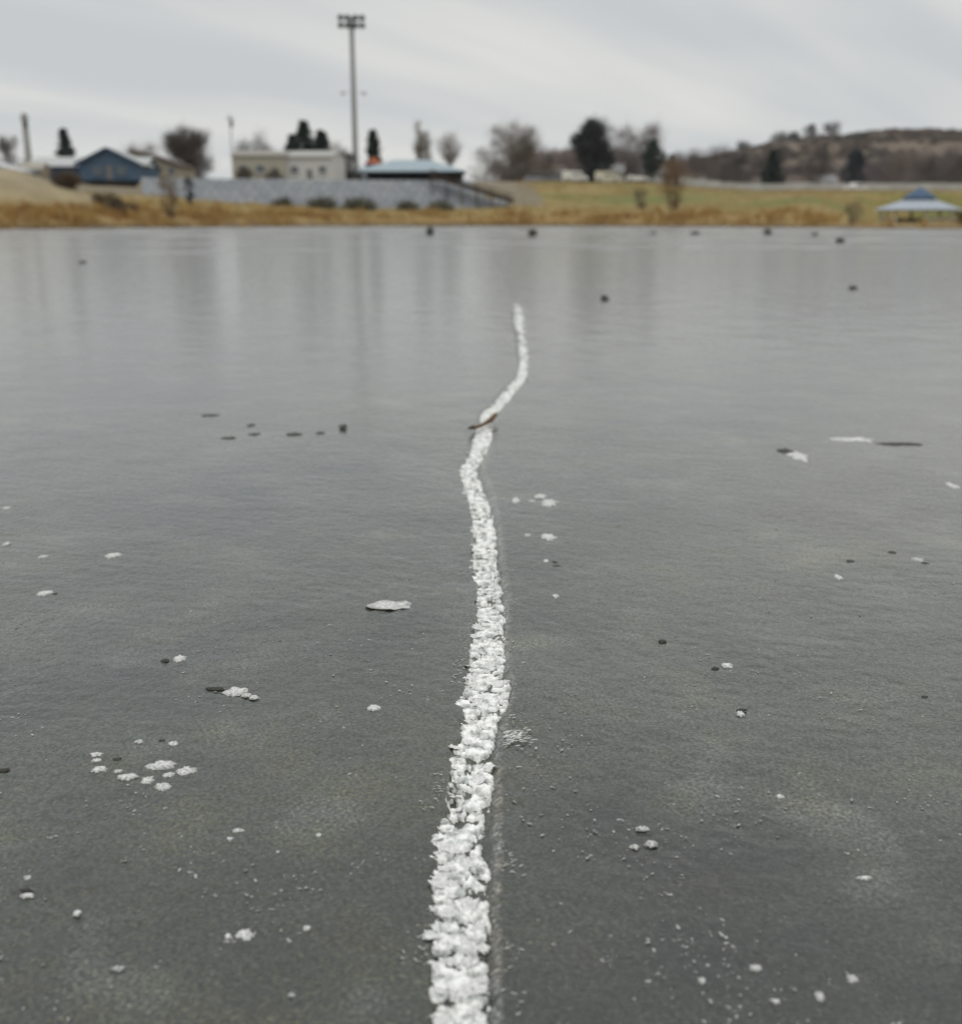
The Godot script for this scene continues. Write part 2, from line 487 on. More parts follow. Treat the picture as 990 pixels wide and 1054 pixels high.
func build_ice() -> void:
	# distances from the camera, growing by a constant share
	var ds: Array[float] = [-78.0, -50.0, -30.0, -15.0, -7.0, -3.0, -1.4, -0.7, -0.3, 0.0, 0.2, 0.32]
	var d := 0.4
	while d < 138.0:
		ds.append(d)
		d *= 1.0042 if d < 2.6 else 1.0065
	ds.append(139.0)
	# shares of the width left and right of the crack
	var side: Array[float] = [0.0]
	var step := 0.0045
	var at := 0.0
	while at < 0.75:
		at += step
		side.append(at)
		step *= 1.012
	side.append_array([0.9, 1.2])
	var n := side.size()
	var wide := 2 * n + 1 + 4
	var verts := PackedVector3Array()
	var cols := PackedColorArray()
	var uvs := PackedVector2Array()
	for dd in ds:
		var c := crack_at(dd)
		var open := smoothstep(7.2, 6.2, dd)
		var reach := clampf(dd, 0.6, 32.0)
		var jag := (noise_fine.get_noise_2d(dd * 34.0, 3.3) * 0.0022 + noise_soft.get_noise_2d(dd * 9.0, 8.3) * 0.002) * open
		var left := c.x + 0.002
		var lip := c.z + jag
		var inner := minf(lip - 0.0015, maxf(c.y - 0.002, lip - 0.0085))
		var xs: Array[float] = [-40.0]
		var ys: Array[float] = [0.0]
		for k in range(n - 1, -1, -1):
			xs.append(left - side[k] * reach)
			ys.append(0.0)
		xs.append_array([left + 0.002, inner, inner + (lip - inner) * 0.55])
		ys.append_array([-0.0042 * open, -0.0046 * open, -0.0022 * open])
		for k in n:
			xs.append(lip + side[k] * reach)
			ys.append(0.0)
		xs.append(40.0)
		ys.append(0.0)
		for k in wide:
			var x := xs[k]
			var swell := noise_soft.get_noise_2d(x * 3.1, dd * 3.1) * 0.0022 * clampf(dd * 2.0 - 0.4, 0.0, 1.0) + noise_fine.get_noise_2d(x * 30.0, dd * 30.0) * 0.0010 + noise_fine.get_noise_2d(x * 66.0 + 5.0, dd * 66.0) * 0.0006 * clampf(0.5 + 1.5 * noise_soft.get_noise_2d(x * 1.9, dd * 1.9 + 3.0), 0.1, 1.0) * smoothstep(3.5, 1.5, dd)
			verts.append(Vector3(x, ys[k] + (swell if dd < 12.0 else 0.0), -dd))
			uvs.append(Vector2(x * 0.97 + dd * 0.24, dd * 0.97 - x * 0.24) * 0.5)
			# milky and clear areas frozen into the ice, from hand-sized to many metres
			var a := noise_soft.get_noise_2d(x * 0.12 + 1.7, dd * 0.35)
			var b := noise_soft.get_noise_2d(x * 1.3, dd * 1.6 + 8.0)
			var e := noise_soft.get_noise_2d(x * 5.0 + 3.0, dd * 5.0)
			var milky := maxf(0.0, e - 0.28) * 1.6
			var v := 0.118 * (1.0 + 0.5 * a + 0.85 * b + 0.5 * e) 
			var brown := clampf(0.5 + 0.9 * noise_soft.get_noise_2d(x * 1.1 - 4.0, dd * 1.1), 0.0, 1.0)
			var col := Color(v * lerpf(0.88, 1.0, brown), v * 1.05, v * lerpf(0.72, 0.52, brown))
			col = col + Color(0.95, 1.0, 0.96) * (0.20 * milky)
			if k == n + 3 or k == n + 4:      # frosted edge of the right-hand plate
				col = col.lerp(Color(1.0, 0.97, 0.88), clampf(0.34 + 0.45 * noise_fine.get_noise_2d(x * 60.0, dd * 60.0), 0.08, 0.6) * open)
			cols.append(col)
	var o := put(self, "frozen_pond", sheet(verts, cols, uvs, wide, ds.size()), ice_material())
	o.set_meta("kind", "structure")
	o.set_meta("label", "dark grey sheet of pond ice with a frosty crack")

# ---------------------------------------------------------------- the ground
func beyond_shore(x: float, d: float) -> float:
	var u := x / 35.5
	var v := (d - 30.0) / 103.0
	var q := maxf(sqrt(u * u + v * v), 0.05)
	var slope := sqrt(pow(u / 35.5, 2) + pow(v / 103.0, 2)) / q
	return (q - 1.0) / maxf(slope, 0.002) + noise_soft.get_noise_2d(x * 0.06, d * 0.06) * 1.2

func wall_distance(x: float) -> float:
	return 150.0 + (x - 0.6) * 0.28

func ground_at(x: float, d: float) -> float:
	var s := beyond_shore(x, d)
	if s < 0.0:
		return maxf(-0.6, 0.02 + s * 0.25)
	var az := x / maxf(d, 40.0)
	var k := lerpf(0.0355, 0.0335, smoothstep(-0.2, 0.12, az))
	k = lerpf(k, 0.0255, smoothstep(0.13, 0.25, az))
	var cap := 0.5 + k * clampf(d, 90.0, 340.0)
	var rise := 0.02 + 0.45 * smoothstep(0.0, 2.0, s) + 0.115 * s
	var t := clampf((rise - cap + 1.5) / 3.0, 0.0, 1.0)
	var h := minf(rise, cap) if t <= 0.0 or t >= 1.0 else lerpf(rise, cap, t) - 1.5 * t * (1.0 - t) * 0.6
	# plateau held by the wall
	if x < 12.0 and x > -75.0:
		var plateau := 5.7 + maxf(0.0, d - 150.0) * 0.03
		var behind := smoothstep(0.2, 4.4, d - wall_distance(x) - 0.2)
		plateau = lerpf(plateau, h, smoothstep(-3.0, 9.0, x))
		if x > -44.0:
			h = lerpf(h, maxf(h, plateau), behind)
	# heap of earth by the left-hand shore
	var mx := (x + 47.0) / 9.5
	var mz := (d - 107.0) / 7.0
	h += 2.5 * exp(-pow(mx * mx + mz * mz, 1.4)) * (1.0 + 0.22 * noise_soft.get_noise_2d(x * 0.35, d * 0.35))
	# low lawn of the gazebo
	var off := absf(x - 0.3935 * d) / 9.5
	if off < 2.0 and d < 150.0 and x > 0.0:
		h = lerpf(h, minf(h, 0.22), exp(-pow(off, 4.0)) * smoothstep(150.0, 134.0, d))
	return h + noise_soft.get_noise_2d(x * 0.11, d * 0.11) * 0.22 * clampf(s * 0.15, 0.0, 1.0)

func spaced(from: float, to: float, dense_from: float, dense_to: float, step: float) -> Array[float]:
	var r: Array[float] = []
	var v := from
	while v < to:
		r.append(v)
		var off := maxf(0.0, maxf(dense_from - v, v - dense_to))
		var next := step + off * 0.22
		if v < dense_from and v + next > dense_from:
			next = maxf(step, dense_from - v)
		v += next
	r.append(to)
	return r

func build_ground() -> void:
	var xs := spaced(-900.0, 900.0, -80.0, 110.0, 1.5)
	var ds := spaced(-300.0, 1500.0, 60.0, 200.0, 1.2)
	var verts := PackedVector3Array()
	var cols := PackedColorArray()
	var uvs := PackedVector2Array()
	for d in ds:
		for x in xs:
			var s := beyond_shore(x, d)
			verts.append(Vector3(x, ground_at(x, d), -d))
			uvs.append(Vector2(x, d) * 0.2)
			var a := noise_soft.get_noise_2d(x * 0.05, d * 0.05)
			var b := noise_soft.get_noise_2d(x * 0.3 + 20.0, d * 0.3)
			var straw := Color(0.31, 0.215, 0.06).lerp(Color(0.40, 0.30, 0.11), clampf(0.5 + b, 0.0, 1.0))
			var green := Color(0.19, 0.20, 0.03).lerp(Color(0.12, 0.165, 0.022), clampf(0.5 + b, 0.0, 1.0))
			# winter lawn on the right-hand bank, a little greener in two places
			var lawn := smoothstep(14.0, 24.0, s) * smoothstep(2.0, 14.0, x) * clampf(0.15 + 1.6 * a + 1.1 * b, 0.0, 0.85)
			lawn = maxf(lawn, 0.95 * exp(-pow((x - 25.0) / 10.0, 2) - pow((d - 158.0) / 12.0, 2)))
			lawn = maxf(lawn, 0.95 * exp(-pow((x - 38.0) / 9.0, 2) - pow((d - 132.0) / 7.0, 2)))
			var c := straw.lerp(green, lawn)
			c = c.lerp(Color(0.36, 0.22, 0.075), smoothstep(9.0, 2.0, s) * 0.6)
			c = c.lerp(Color(0.06, 0.045, 0.03), smoothstep(1.0, 0.0, s))
			var mx := (x + 46.0) / 12.0
			var mz := (d - 107.0) / 10.0
			c = c.lerp(Color(0.40, 0.335, 0.215) * (1.0 + 0.3 * b), exp(-pow(mx * mx + mz * mz, 2.0)))
			if x < 9.0 and d > wall_distance(x) + 0.2:
				c = c.lerp(Color(0.24, 0.21, 0.17), 0.75)
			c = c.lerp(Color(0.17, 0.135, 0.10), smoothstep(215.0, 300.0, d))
			c.a = 1.0
			cols.append(c)
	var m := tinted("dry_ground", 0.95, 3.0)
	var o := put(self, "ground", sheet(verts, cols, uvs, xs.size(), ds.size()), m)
	o.set_meta("kind", "structure")
	o.set_meta("label", "dry grassy bank and land round the pond")

func hill_at(x: float, d: float) -> float:
	var ridge := 0.0
	var xs := [60.0, 85.0, 108.0, 117.0, 135.0, 158.0, 176.0, 194.0, 210.0, 255.0, 330.0, 450.0, 620.0]
	var hs := [7.0, 17.0, 28.0, 32.0, 36.0, 40.5, 43.0, 44.0, 46.0, 46.0, 48.0, 44.0, 20.0]
	for k in xs.size() - 1:
		if x >= xs[k] and x <= xs[k + 1]:
			ridge = lerpf(hs[k], hs[k + 1], smoothstep(0.0, 1.0, (x - xs[k]) / (xs[k + 1] - xs[k])) * 0.5 + 0.5 * (x - xs[k]) / (xs[k + 1] - xs[k]))
	var rise := smoothstep(0.0, 1.0, (d - 360.0) / 240.0) if d < 600.0 else smoothstep(1000.0, 600.0, d)
	return 3.0 + (ridge - 3.0) * rise + noise_soft.get_noise_2d(x * 0.02, d * 0.02) * 2.5 * rise * (1.0 - rise) * 3.0

func build_hill() -> void:
	var verts := PackedVector3Array()
	var cols := PackedColorArray()
	var wide := 94
	var rows := 64
	for j in rows:
		for i in wide:
			var x := 60.0 + 6.0 * i
			var d := 360.0 + 10.0 * j
			verts.append(Vector3(x, hill_at(x, d), -d))
			var a := noise_soft.get_noise_2d(x * 0.03, d * 0.03)
			var c := Color(0.16, 0.125, 0.10).lerp(Color(0.23, 0.18, 0.125), clampf(0.45 + a, 0.0, 1.0))
			cols.append(c)
	var o := put(self, "hill", sheet(verts, cols, PackedVector2Array(), wide, rows), tinted("hill_earth", 0.95, 12.0))
	o.set_meta("kind", "structure")
	o.set_meta("label", "low brown hill behind the houses on the right")
	# sagebrush and bare thickets on the slope: nobody could count them
	var st := tool()
	var rng := RandomNumberGenerator.new()
	rng.seed = 77
	for k in 46:
		var dir := Vector3(rng.randfn(), absf(rng.randfn()) + 0.5, rng.randfn()).normalized()
		tube(st, dir * 0.1, dir * rng.randf_range(0.6, 1.1) + Vector3(rng.randf() - 0.5, 0, rng.randf() - 0.5) * 0.3, 0.13, 0.0, 3)
	scatter("hillside_scrub", "brown scrub and bare thickets covering the hillside", done(st), tinted("scrub"), 9000, func(r: RandomNumberGenerator):
		var x := r.randf_range(66.0, 420.0)
		var d := r.randf_range(375.0, 640.0)
		if noise_soft.get_noise_2d(x * 0.025 + 40.0, d * 0.02) < -0.15 + r.randf() * 0.35 - 0.2:
			return null
		var size := r.randf_range(0.8, 3.2) * (1.4 if d < 470.0 else 0.8)
		var tone := r.randf()
		var c := Color(0.135, 0.105, 0.09).lerp(Color(0.215, 0.165, 0.13), tone)
		if r.randf() < 0.12:
			c = Color(0.05, 0.065, 0.05)
		return [Transform3D(Basis(Vector3.UP, r.randf() * TAU).scaled(Vector3(size * 1.3, size, size * 1.3)), Vector3(x, hill_at(x, d) - 0.2, -d)), c], 77)

# One MultiMesh of uncountable stuff: place() gives [transform, colour] or null.
func scatter(called: String, label: String, m: Mesh, material: Material, count: int, place: Callable, sd: int, parent: Node3D = self) -> MultiMeshInstance3D:
	var rng := RandomNumberGenerator.new()
	rng.seed = sd
	var spots := []
	for k in count:
		var r = place.call(rng)
		if r != null:
			spots.append(r)
	var mm := MultiMesh.new()
	mm.transform_format = MultiMesh.TRANSFORM_3D
	mm.use_colors = true
	mm.mesh = m
	mm.instance_count = spots.size()
	for k in spots.size():
		mm.set_instance_transform(k, spots[k][0])
		mm.set_instance_color(k, spots[k][1])
	var o := MultiMeshInstance3D.new()
	o.name = called
	o.multimesh = mm
	o.material_override = material
	o.set_meta("kind", "stuff")
	if label:
		o.set_meta("label", label)
	parent.add_child(o, true)
	return o

# ---------------------------------------------------------------- hoarfrost in the crack
var plate_noise: FastNoiseLite
var gap_noise: FastNoiseLite
var warp_noise: FastNoiseLite
var big_plate_noise: FastNoiseLite
var big_gap_noise: FastNoiseLite

# Holes where the plates stand apart and the dark ice shows: distance, x, half length along the crack, half width (mm).
const HOLES := [
	[1.243, 0.004, 3.5, 12.0], [1.262, -0.012, 3.0, 4.0], [1.078, -0.021, 6.0, 4.0], [1.012, -0.014, 5.0, 7.0], [0.994, -0.020, 5.0, 5.0], [0.990, -0.004, 5.0, 5.0],
	[0.938, -0.027, 3.0, 5.0], [0.915, -0.0265, 4.0, 6.0], [0.893, -0.020, 2.0, 7.0], [0.866, -0.0125, 9.0, 5.5], [0.832, -0.0135, 11.0, 2.0], [0.815, -0.017, 6.0, 3.0],
	[0.806, -0.033, 5.0, 4.0], [0.755, -0.0345, 3.5, 6.0], [0.722, -0.040, 4.5, 4.0], [0.690, -0.0375, 3.0, 5.0], [0.664, -0.0355, 2.5, 5.0], [0.682, -0.0115, 5.0, 2.0],
	[0.666, -0.0085, 4.0, 2.0], [0.648, -0.030, 2.0, 5.0], [0.778, 0.0035, 6.0, 4.0], [0.842, 0.0035, 10.0, 3.5], [1.33, 0.026, 4.0, 5.0], [1.56, 0.012, 6.0, 5.0], [1.44, 0.021, 4.0, 6.0],
	[1.66, 0.019, 6.0, 4.0], [1.80, 0.016, 7.0, 5.0], [2.09, -0.016, 12.0, 5.0], [2.02, -0.006, 10.0, 4.0], [1.38, -0.003, 3.0, 5.0], [1.17, 0.018, 3.0, 6.0], [1.15, -0.008, 3.0, 4.0],
]

# Height of the frost fill in metres at x, distance d (below -0.012 there is none).
func frost_height(x: float, d: float, c: Vector3) -> float:
	var mm := Vector2(x, d) * 1000.0
	var warp := Vector2(warp_noise.get_noise_2d(mm.x, mm.y), warp_noise.get_noise_2d(mm.x + 300.0, mm.y)) * 4.5
	var fine := Vector2(warp_noise.get_noise_2d(mm.x * 4.0, mm.y * 4.0), warp_noise.get_noise_2d(mm.x * 4.0 + 90.0, mm.y * 4.0)) * 1.3
	var q := mm + warp + fine
	q = Vector2(q.x * 0.62, q.y * 1.15 + q.x * 0.25)
	var id := plate_noise.get_noise_2d(q.x, q.y)
	var gap := gap_noise.get_noise_2d(q.x, q.y) + 1.0          # 0 on the joint between two plates
	var id_big := big_plate_noise.get_noise_2d(q.x, q.y)
	if id_big > 0.1:
		id = id_big * 0.8
		gap = big_gap_noise.get_noise_2d(q.x, q.y) + 1.0
	var turn := id * 57.0
	var h := -0.5 + 1.0 * id + 0.65 * sin((mm.x * cos(turn) + mm.y * sin(turn)) * 0.11 + turn)
	h += warp_noise.get_noise_2d(mm.x * 2.2 + id * 700.0, mm.y * 2.2) * 0.45
	h += absf(warp_noise.get_noise_2d(mm.x * 7.0, mm.y * 7.0 + id * 300.0)) * 0.7 - 0.2
	var open := noise_soft.get_noise_2d(x * 28.0, d * 22.0 + 5.0)
	var joint := 0.15 + 0.25 * maxf(0.0, open + 0.1)
	if gap < joint:
		h -= minf(7.0, (1.0 - gap / joint) * (5.0 + 45.0 * maxf(0.0, open + 0.2)))
	# ragged rims: the plates at the sides stand over the ice or stop short of it
	var rag_l := warp_noise.get_noise_2d(mm.y * 0.16, 5.0) * 5.0 - 0.6 + warp_noise.get_noise_2d(mm.y * 0.7, 11.0) * 4.0 + warp_noise.get_noise_2d(mm.y * 3.0, 47.0) * 2.2
	var rag_r := warp_noise.get_noise_2d(mm.y * 0.16, 35.0) * 5.0 - 1.0 + warp_noise.get_noise_2d(mm.y * 0.7, 71.0) * 3.2 + warp_noise.get_noise_2d(mm.y * 3.0, 87.0) * 2.2
	var far := smoothstep(2.6, 5.5, d)
	rag_l -= far * (8.0 + 30.0 * noise_soft.get_noise_2d(d * 5.0, 1.0) + 16.0 * noise_fine.get_noise_2d(d * 19.0, 2.0))
	rag_r -= far * (8.0 + 30.0 * noise_soft.get_noise_2d(d * 5.0, 60.0) + 16.0 * noise_fine.get_noise_2d(d * 19.0, 62.0))
	if far > 0.0 and noise_fine.get_noise_2d(d * 26.0 + x * 30.0, 9.0) > 0.22:
		h -= 6.0 * minf(1.0, far * 3.0)
	var in_l := (x - c.x) * 1000.0 + rag_l
	var in_r := (c.y - x) * 1000.0 + rag_r
	var inside := minf(in_l, in_r)
	if inside < 3.0:
		h -= pow(maxf(0.0, 2.0 - inside) / 2.0, 2.0) * 2.5
	if inside < 0.0:
		h -= 9.0
	for hole in HOLES:
		var off: float = absf(mm.y - hole[0] * 1000.0)
		if off < hole[2] * 2.2:
			var u: float = (mm.x + fine.x * 1.6 + warp.x * 0.6 - hole[1] * 1000.0) / hole[3]
			var v: float = (mm.y + fine.y * 1.6 + warp.y * 0.6 - hole[0] * 1000.0) / hole[2]
			var r := sqrt(u * u + v * v)
			if r < 1.0:
				h -= minf(7.0, 20.0 * (1.0 - r) + 2.0)
	return h * 0.001

func build_crack_frost() -> void:
	plate_noise = make_noise(31, 0.075, 1, FastNoiseLite.TYPE_CELLULAR)
	plate_noise.fractal_type = FastNoiseLite.FRACTAL_NONE
	plate_noise.cellular_return_type = FastNoiseLite.RETURN_CELL_VALUE
	plate_noise.cellular_jitter = 1.0
	gap_noise = plate_noise.duplicate()
	gap_noise.cellular_return_type = FastNoiseLite.RETURN_DISTANCE2_SUB
	big_plate_noise = plate_noise.duplicate()
	big_plate_noise.frequency = 0.042
	big_plate_noise.seed = 36
	big_gap_noise = gap_noise.duplicate()
	big_gap_noise.frequency = 0.042
	big_gap_noise.seed = 36
	warp_noise = make_noise(33, 0.09, 2)
	var o := thing("frost_crack", "long winding crack in the ice filled with white hoarfrost plates", "ice crack", Vector3.ZERO)
	var frost := tinted("hoarfrost", 0.75)
	frost.specular_mode = BaseMaterial3D.SPECULAR_SCHLICK_GGX
	frost.metallic_specular = 0.4
	rime(frost)
	# the packed bed
	var across := 74
	var ds: Array[float] = []
	var d := 0.34
	while d < 6.95:
		ds.append(d)
		d += 0.0009 * maxf(0.8, d * d * 0.95)
	var verts := PackedVector3Array()
	var cols := PackedColorArray()
	for dd in ds:
		var c := crack_at(dd)
		for i in across:
			var spread := 0.006 + 0.006 * smoothstep(2.6, 4.0, dd)
			var x := lerpf(c.x - spread, c.y + spread, float(i) / (across - 1))
			verts.append(Vector3(x, maxf(frost_height(x, dd, c), -0.007), -dd))
			var icy := clampf(0.66 + 1.2 * noise_fine.get_noise_2d(x * 60.0, dd * 60.0) + 0.5 * noise_fine.get_noise_2d(x * 260.0, dd * 260.0), 0.0, 1.0)
			cols.append(Color(0.40, 0.42, 0.41).lerp(Color(0.90, 0.905, 0.90), icy))
	var bed := put(o, "frost_bed", sheet(verts, cols, PackedVector2Array(), across, ds.size()), frost)
	bed.set_meta("kind", "stuff")
	# plates of feathery crystals lying over one another
	var rng := RandomNumberGenerator.new()
	rng.seed = 404
	var plates: Array[ArrayMesh] = []
	for k in 14:
		plates.append(frost_plate(rng))
	var white := mat("frost_plate", 0.90, 0.905, 0.90, 0.75, 0.004)
	rime(white)
	var laid := 0
	while laid < 190:
		var t := rng.randf()
		var dd := 0.52 * pow(7.2, pow(t, 1.35))
		var c := crack_at(dd)
		var v := rng.randf_range(0.08, 0.86)
		var x := lerpf(c.x, c.y, v)
		var h := frost_height(x, dd, c)
		if h < -0.0017:
			continue
		laid += 1
		var p := put(o, "frost_flake", plates[rng.randi() % plates.size()], white, Vector3(x, h + 0.0006, -dd))
		# the free end of a plate points outward, over the rim of the crack
		var away := (0.75 if v > 0.5 else PI - 0.2) + rng.randfn() * 0.5
		p.basis = Basis(Vector3.UP, away) * Basis(Vector3.BACK, rng.randf_range(-0.05, 0.30)) * Basis(Vector3.RIGHT, rng.randfn() * 0.25)
		var size := rng.randf_range(0.35, 0.85) * (c.y - c.x) / 0.040 * (1.3 if rng.randf() < 0.12 else 0.9)
		p.scale = Vector3(1.25, 0.8, 0.75) * size
	# single needles and slivers, too many to count
	var st := tool()
	var needle := [Vector3(0, 0, -0.14), Vector3(0.5, 0.10, -0.20), Vector3(1.0, 0.06, 0.0), Vector3(0.45, 0.10, 0.22), Vector3(0, 0, 0.12)]
	for k in range(1, 4):
		tri(st, needle[0], needle[k], needle[k + 1])
	tri(st, needle[0], Vector3(0.4, -0.15, 0), needle[2])
	tri(st, needle[2], Vector3(0.4, -0.15, 0), needle[4])
	var sliver := done(st)
	scatter("frost_needles", "", sliver, frost, 3000, func(r: RandomNumberGenerator):
		var dd := 0.46 * pow(6.0, r.randf())
		var c := crack_at(dd)
		var v := r.randf_range(-0.04, 1.04)
		var x := lerpf(c.x, c.y, v)
		var h := frost_height(x, dd, c)
		if h < -0.002:
			return null
		var away := (0.0 if v > 0.5 else PI) + r.randfn() * 0.9
		var size := r.randf_range(0.0012, 0.0038)
		var b := Basis(Vector3.UP, away) * Basis(Vector3.BACK, r.randf_range(-0.1, 0.9)) * Basis(Vector3.RIGHT, r.randfn())
		var w := r.randf_range(0.72, 0.92)
		return [Transform3D(b.scaled(Vector3.ONE * size), Vector3(x, h, -dd)), Color(w, w, w)], 91, o)
	# feathers of frost lying on the ice beside the crack
	scatter("frost_feathers", "", sliver, frost, 900, func(r: RandomNumberGenerator):
		var dd := 0.56 + 1.1 * r.randf()
		var c := crack_at(dd)
		var right := r.randf() < 0.5
		if noise_soft.get_noise_2d(dd * 9.0, 2.0 if right else 7.0) < 0.12:
			return null
		var far := absf(r.randfn()) * 0.008
		var x := c.z + far if right else c.x - far
		var away := (0.0 if right else PI) + r.randfn() * 0.5
		var size := r.randf_range(0.0015, 0.0048)
		return [Transform3D((Basis(Vector3.UP, away) * Basis(Vector3.BACK, r.randf() * 0.2)).scaled_local(Vector3(size, size * 0.7, size * 0.55)), Vector3(x, 0.0008, -dd)), Color(0.55, 0.56, 0.55)], 92, o)
	scatter("frost_feathers", "", sliver, frost, 130, func(r: RandomNumberGenerator):
		var far := absf(r.randfn()) * 0.011
		var size := r.randf_range(0.003, 0.007)
		return [Transform3D((Basis(Vector3.UP, r.randfn() * 0.5 - 0.2) * Basis(Vector3.BACK, r.randf() * 0.35)).scaled_local(Vector3(size, size * 0.6, size * 0.4)), Vector3(0.022 + far, 0.001, -0.975 + r.randfn() * 0.008)), Color(0.75, 0.76, 0.75)], 93, o)

# Millimetre grain of the crystals.
func rime(m: StandardMaterial3D) -> void:
	m.uv1_triplanar = true
	m.uv1_world_triplanar = true
	m.uv1_scale = Vector3.ONE / 0.035
	m.heightmap_enabled = true
	m.heightmap_texture = grain_texture
	m.heightmap_scale = 0.06

# A fan of hoarfrost with a toothed rim, rising from its root; about 14 mm long.
func frost_plate(rng: RandomNumberGenerator) -> ArrayMesh:
	var st := tool()
	var n := 17
	var open := rng.randf_range(0.8, 1.5)
	var length := rng.randf_range(0.011, 0.017)
	var curl := rng.randf_range(-0.1, 0.25)
	var top: Array[Vector3] = []
	var mid: Array[Vector3] = []
	for k in n:
		var a := lerpf(-open, open, k / (n - 1.0)) + rng.randf_range(-0.06, 0.06)
		var r := length * (0.72 + 0.28 * cos(a * 0.9)) * rng.randf_range(0.72, 1.08)
		var bow := 0.0012 * cos(a * 1.6)
		top.append(Vector3(cos(a) * r, curl * r + rng.randf_range(-0.0007, 0.0007), sin(a) * r))
		mid.append(Vector3(cos(a) * r * 0.5, bow + curl * r * 0.2 + rng.randf_range(-0.0004, 0.0006), sin(a) * r * 0.5))
	var root := Vector3(-0.002, -0.0006, 0)
	var deep := Vector3(0, -0.0008, 0)
	for k in n - 1:
		tri(st, root, mid[k], mid[k + 1])
		quad(st, mid[k], top[k], top[k + 1], mid[k + 1])
		tri(st, root + deep, mid[k + 1] + deep, mid[k] + deep)
		quad(st, mid[k + 1] + deep, top[k + 1], top[k], mid[k] + deep)
	return done(st)

# ---------------------------------------------------------------- frost patches, grit and stones on the ice
func frost_patch(rng: RandomNumberGenerator, wide: float, deep: float, thick: float, lift := 0.0, white := 0.74) -> ArrayMesh:
	var rings := 7
	var n := 30
	var verts := PackedVector3Array()
	var cols := PackedColorArray()
	var sd := rng.randf() * 100.0
	for j in rings + 1:
		var t := j / float(rings)
		for i in n + 1:
			var a := TAU * (i % n) / n
			var rag := 1.0 + (0.15 if lift > 0.0 else 0.5) * noise_soft.get_noise_2d(cos(a) * 0.9 + sd, sin(a) * 0.9) + (0.12 if lift > 0.0 else 0.36) * noise_fine.get_noise_2d(cos(a) * 4.5 + sd, sin(a) * 4.5)
			var r := rag * t
			var p := Vector3(cos(a) * r * wide * 0.5, 0, sin(a) * r * deep * 0.5)
			var rough := noise_fine.get_noise_2d(p.x * 420.0 + sd, p.z * 420.0) * 0.55 + absf(noise_fine.get_noise_2d(p.x * 900.0, p.z * 900.0 + sd)) * 0.35
			p.y = thick * (1.0 - t * t * t) * (0.7 + rough) + (-0.001 if j == rings else 0.0)
			p.y += lift * maxf(0.0, noise_soft.get_noise_2d(p.x * 34.0 + sd, p.z * 34.0) + 0.45 * t) * smoothstep(0.35, 1.0, t)
			verts.append(p)
			var w := (1.0 - 0.35 * t * t) * clampf(white + 0.5 * noise_fine.get_noise_2d(p.x * 300.0 - sd, p.z * 300.0), white - 0.3, white + 0.14)
			cols.append(Color(w, w * 1.005, w * 0.995))
	return sheet(verts, cols, PackedVector2Array(), n + 1, rings + 1)

func stone_mesh(rng: RandomNumberGenerator, wide: float, high: float) -> ArrayMesh:
	var rings := 9
	var n := 16
	var verts := PackedVector3Array()
	var cols := PackedColorArray()
	var sd := rng.randf() * 90.0
	for j in rings + 1:
		var up := lerpf(PI / 2, -PI / 2, j / float(rings))
		for i in n + 1:
			var a := TAU * (i % n) / n
			var dir := Vector3(cos(a) * cos(up), sin(up), sin(a) * cos(up))
			var r := 1.0 + 0.75 * noise_soft.get_noise_3d(dir.x + sd, dir.y, dir.z) + 0.12 * noise_fine.get_noise_3d(dir.x * 3.0 + sd, dir.y * 3.0, dir.z * 3.0)
			verts.append(Vector3(dir.x * r * wide * 0.5, (dir.y * r + 0.72) * high * 0.56, dir.z * r * wide * 0.45))
			var w := 0.75 + 0.5 * noise_fine.get_noise_3d(dir.x * 5.0, dir.y * 5.0 + sd, dir.z * 5.0)
			cols.append(Color(w, w, w))
	return sheet(verts, cols, PackedVector2Array(), n + 1, rings + 1)

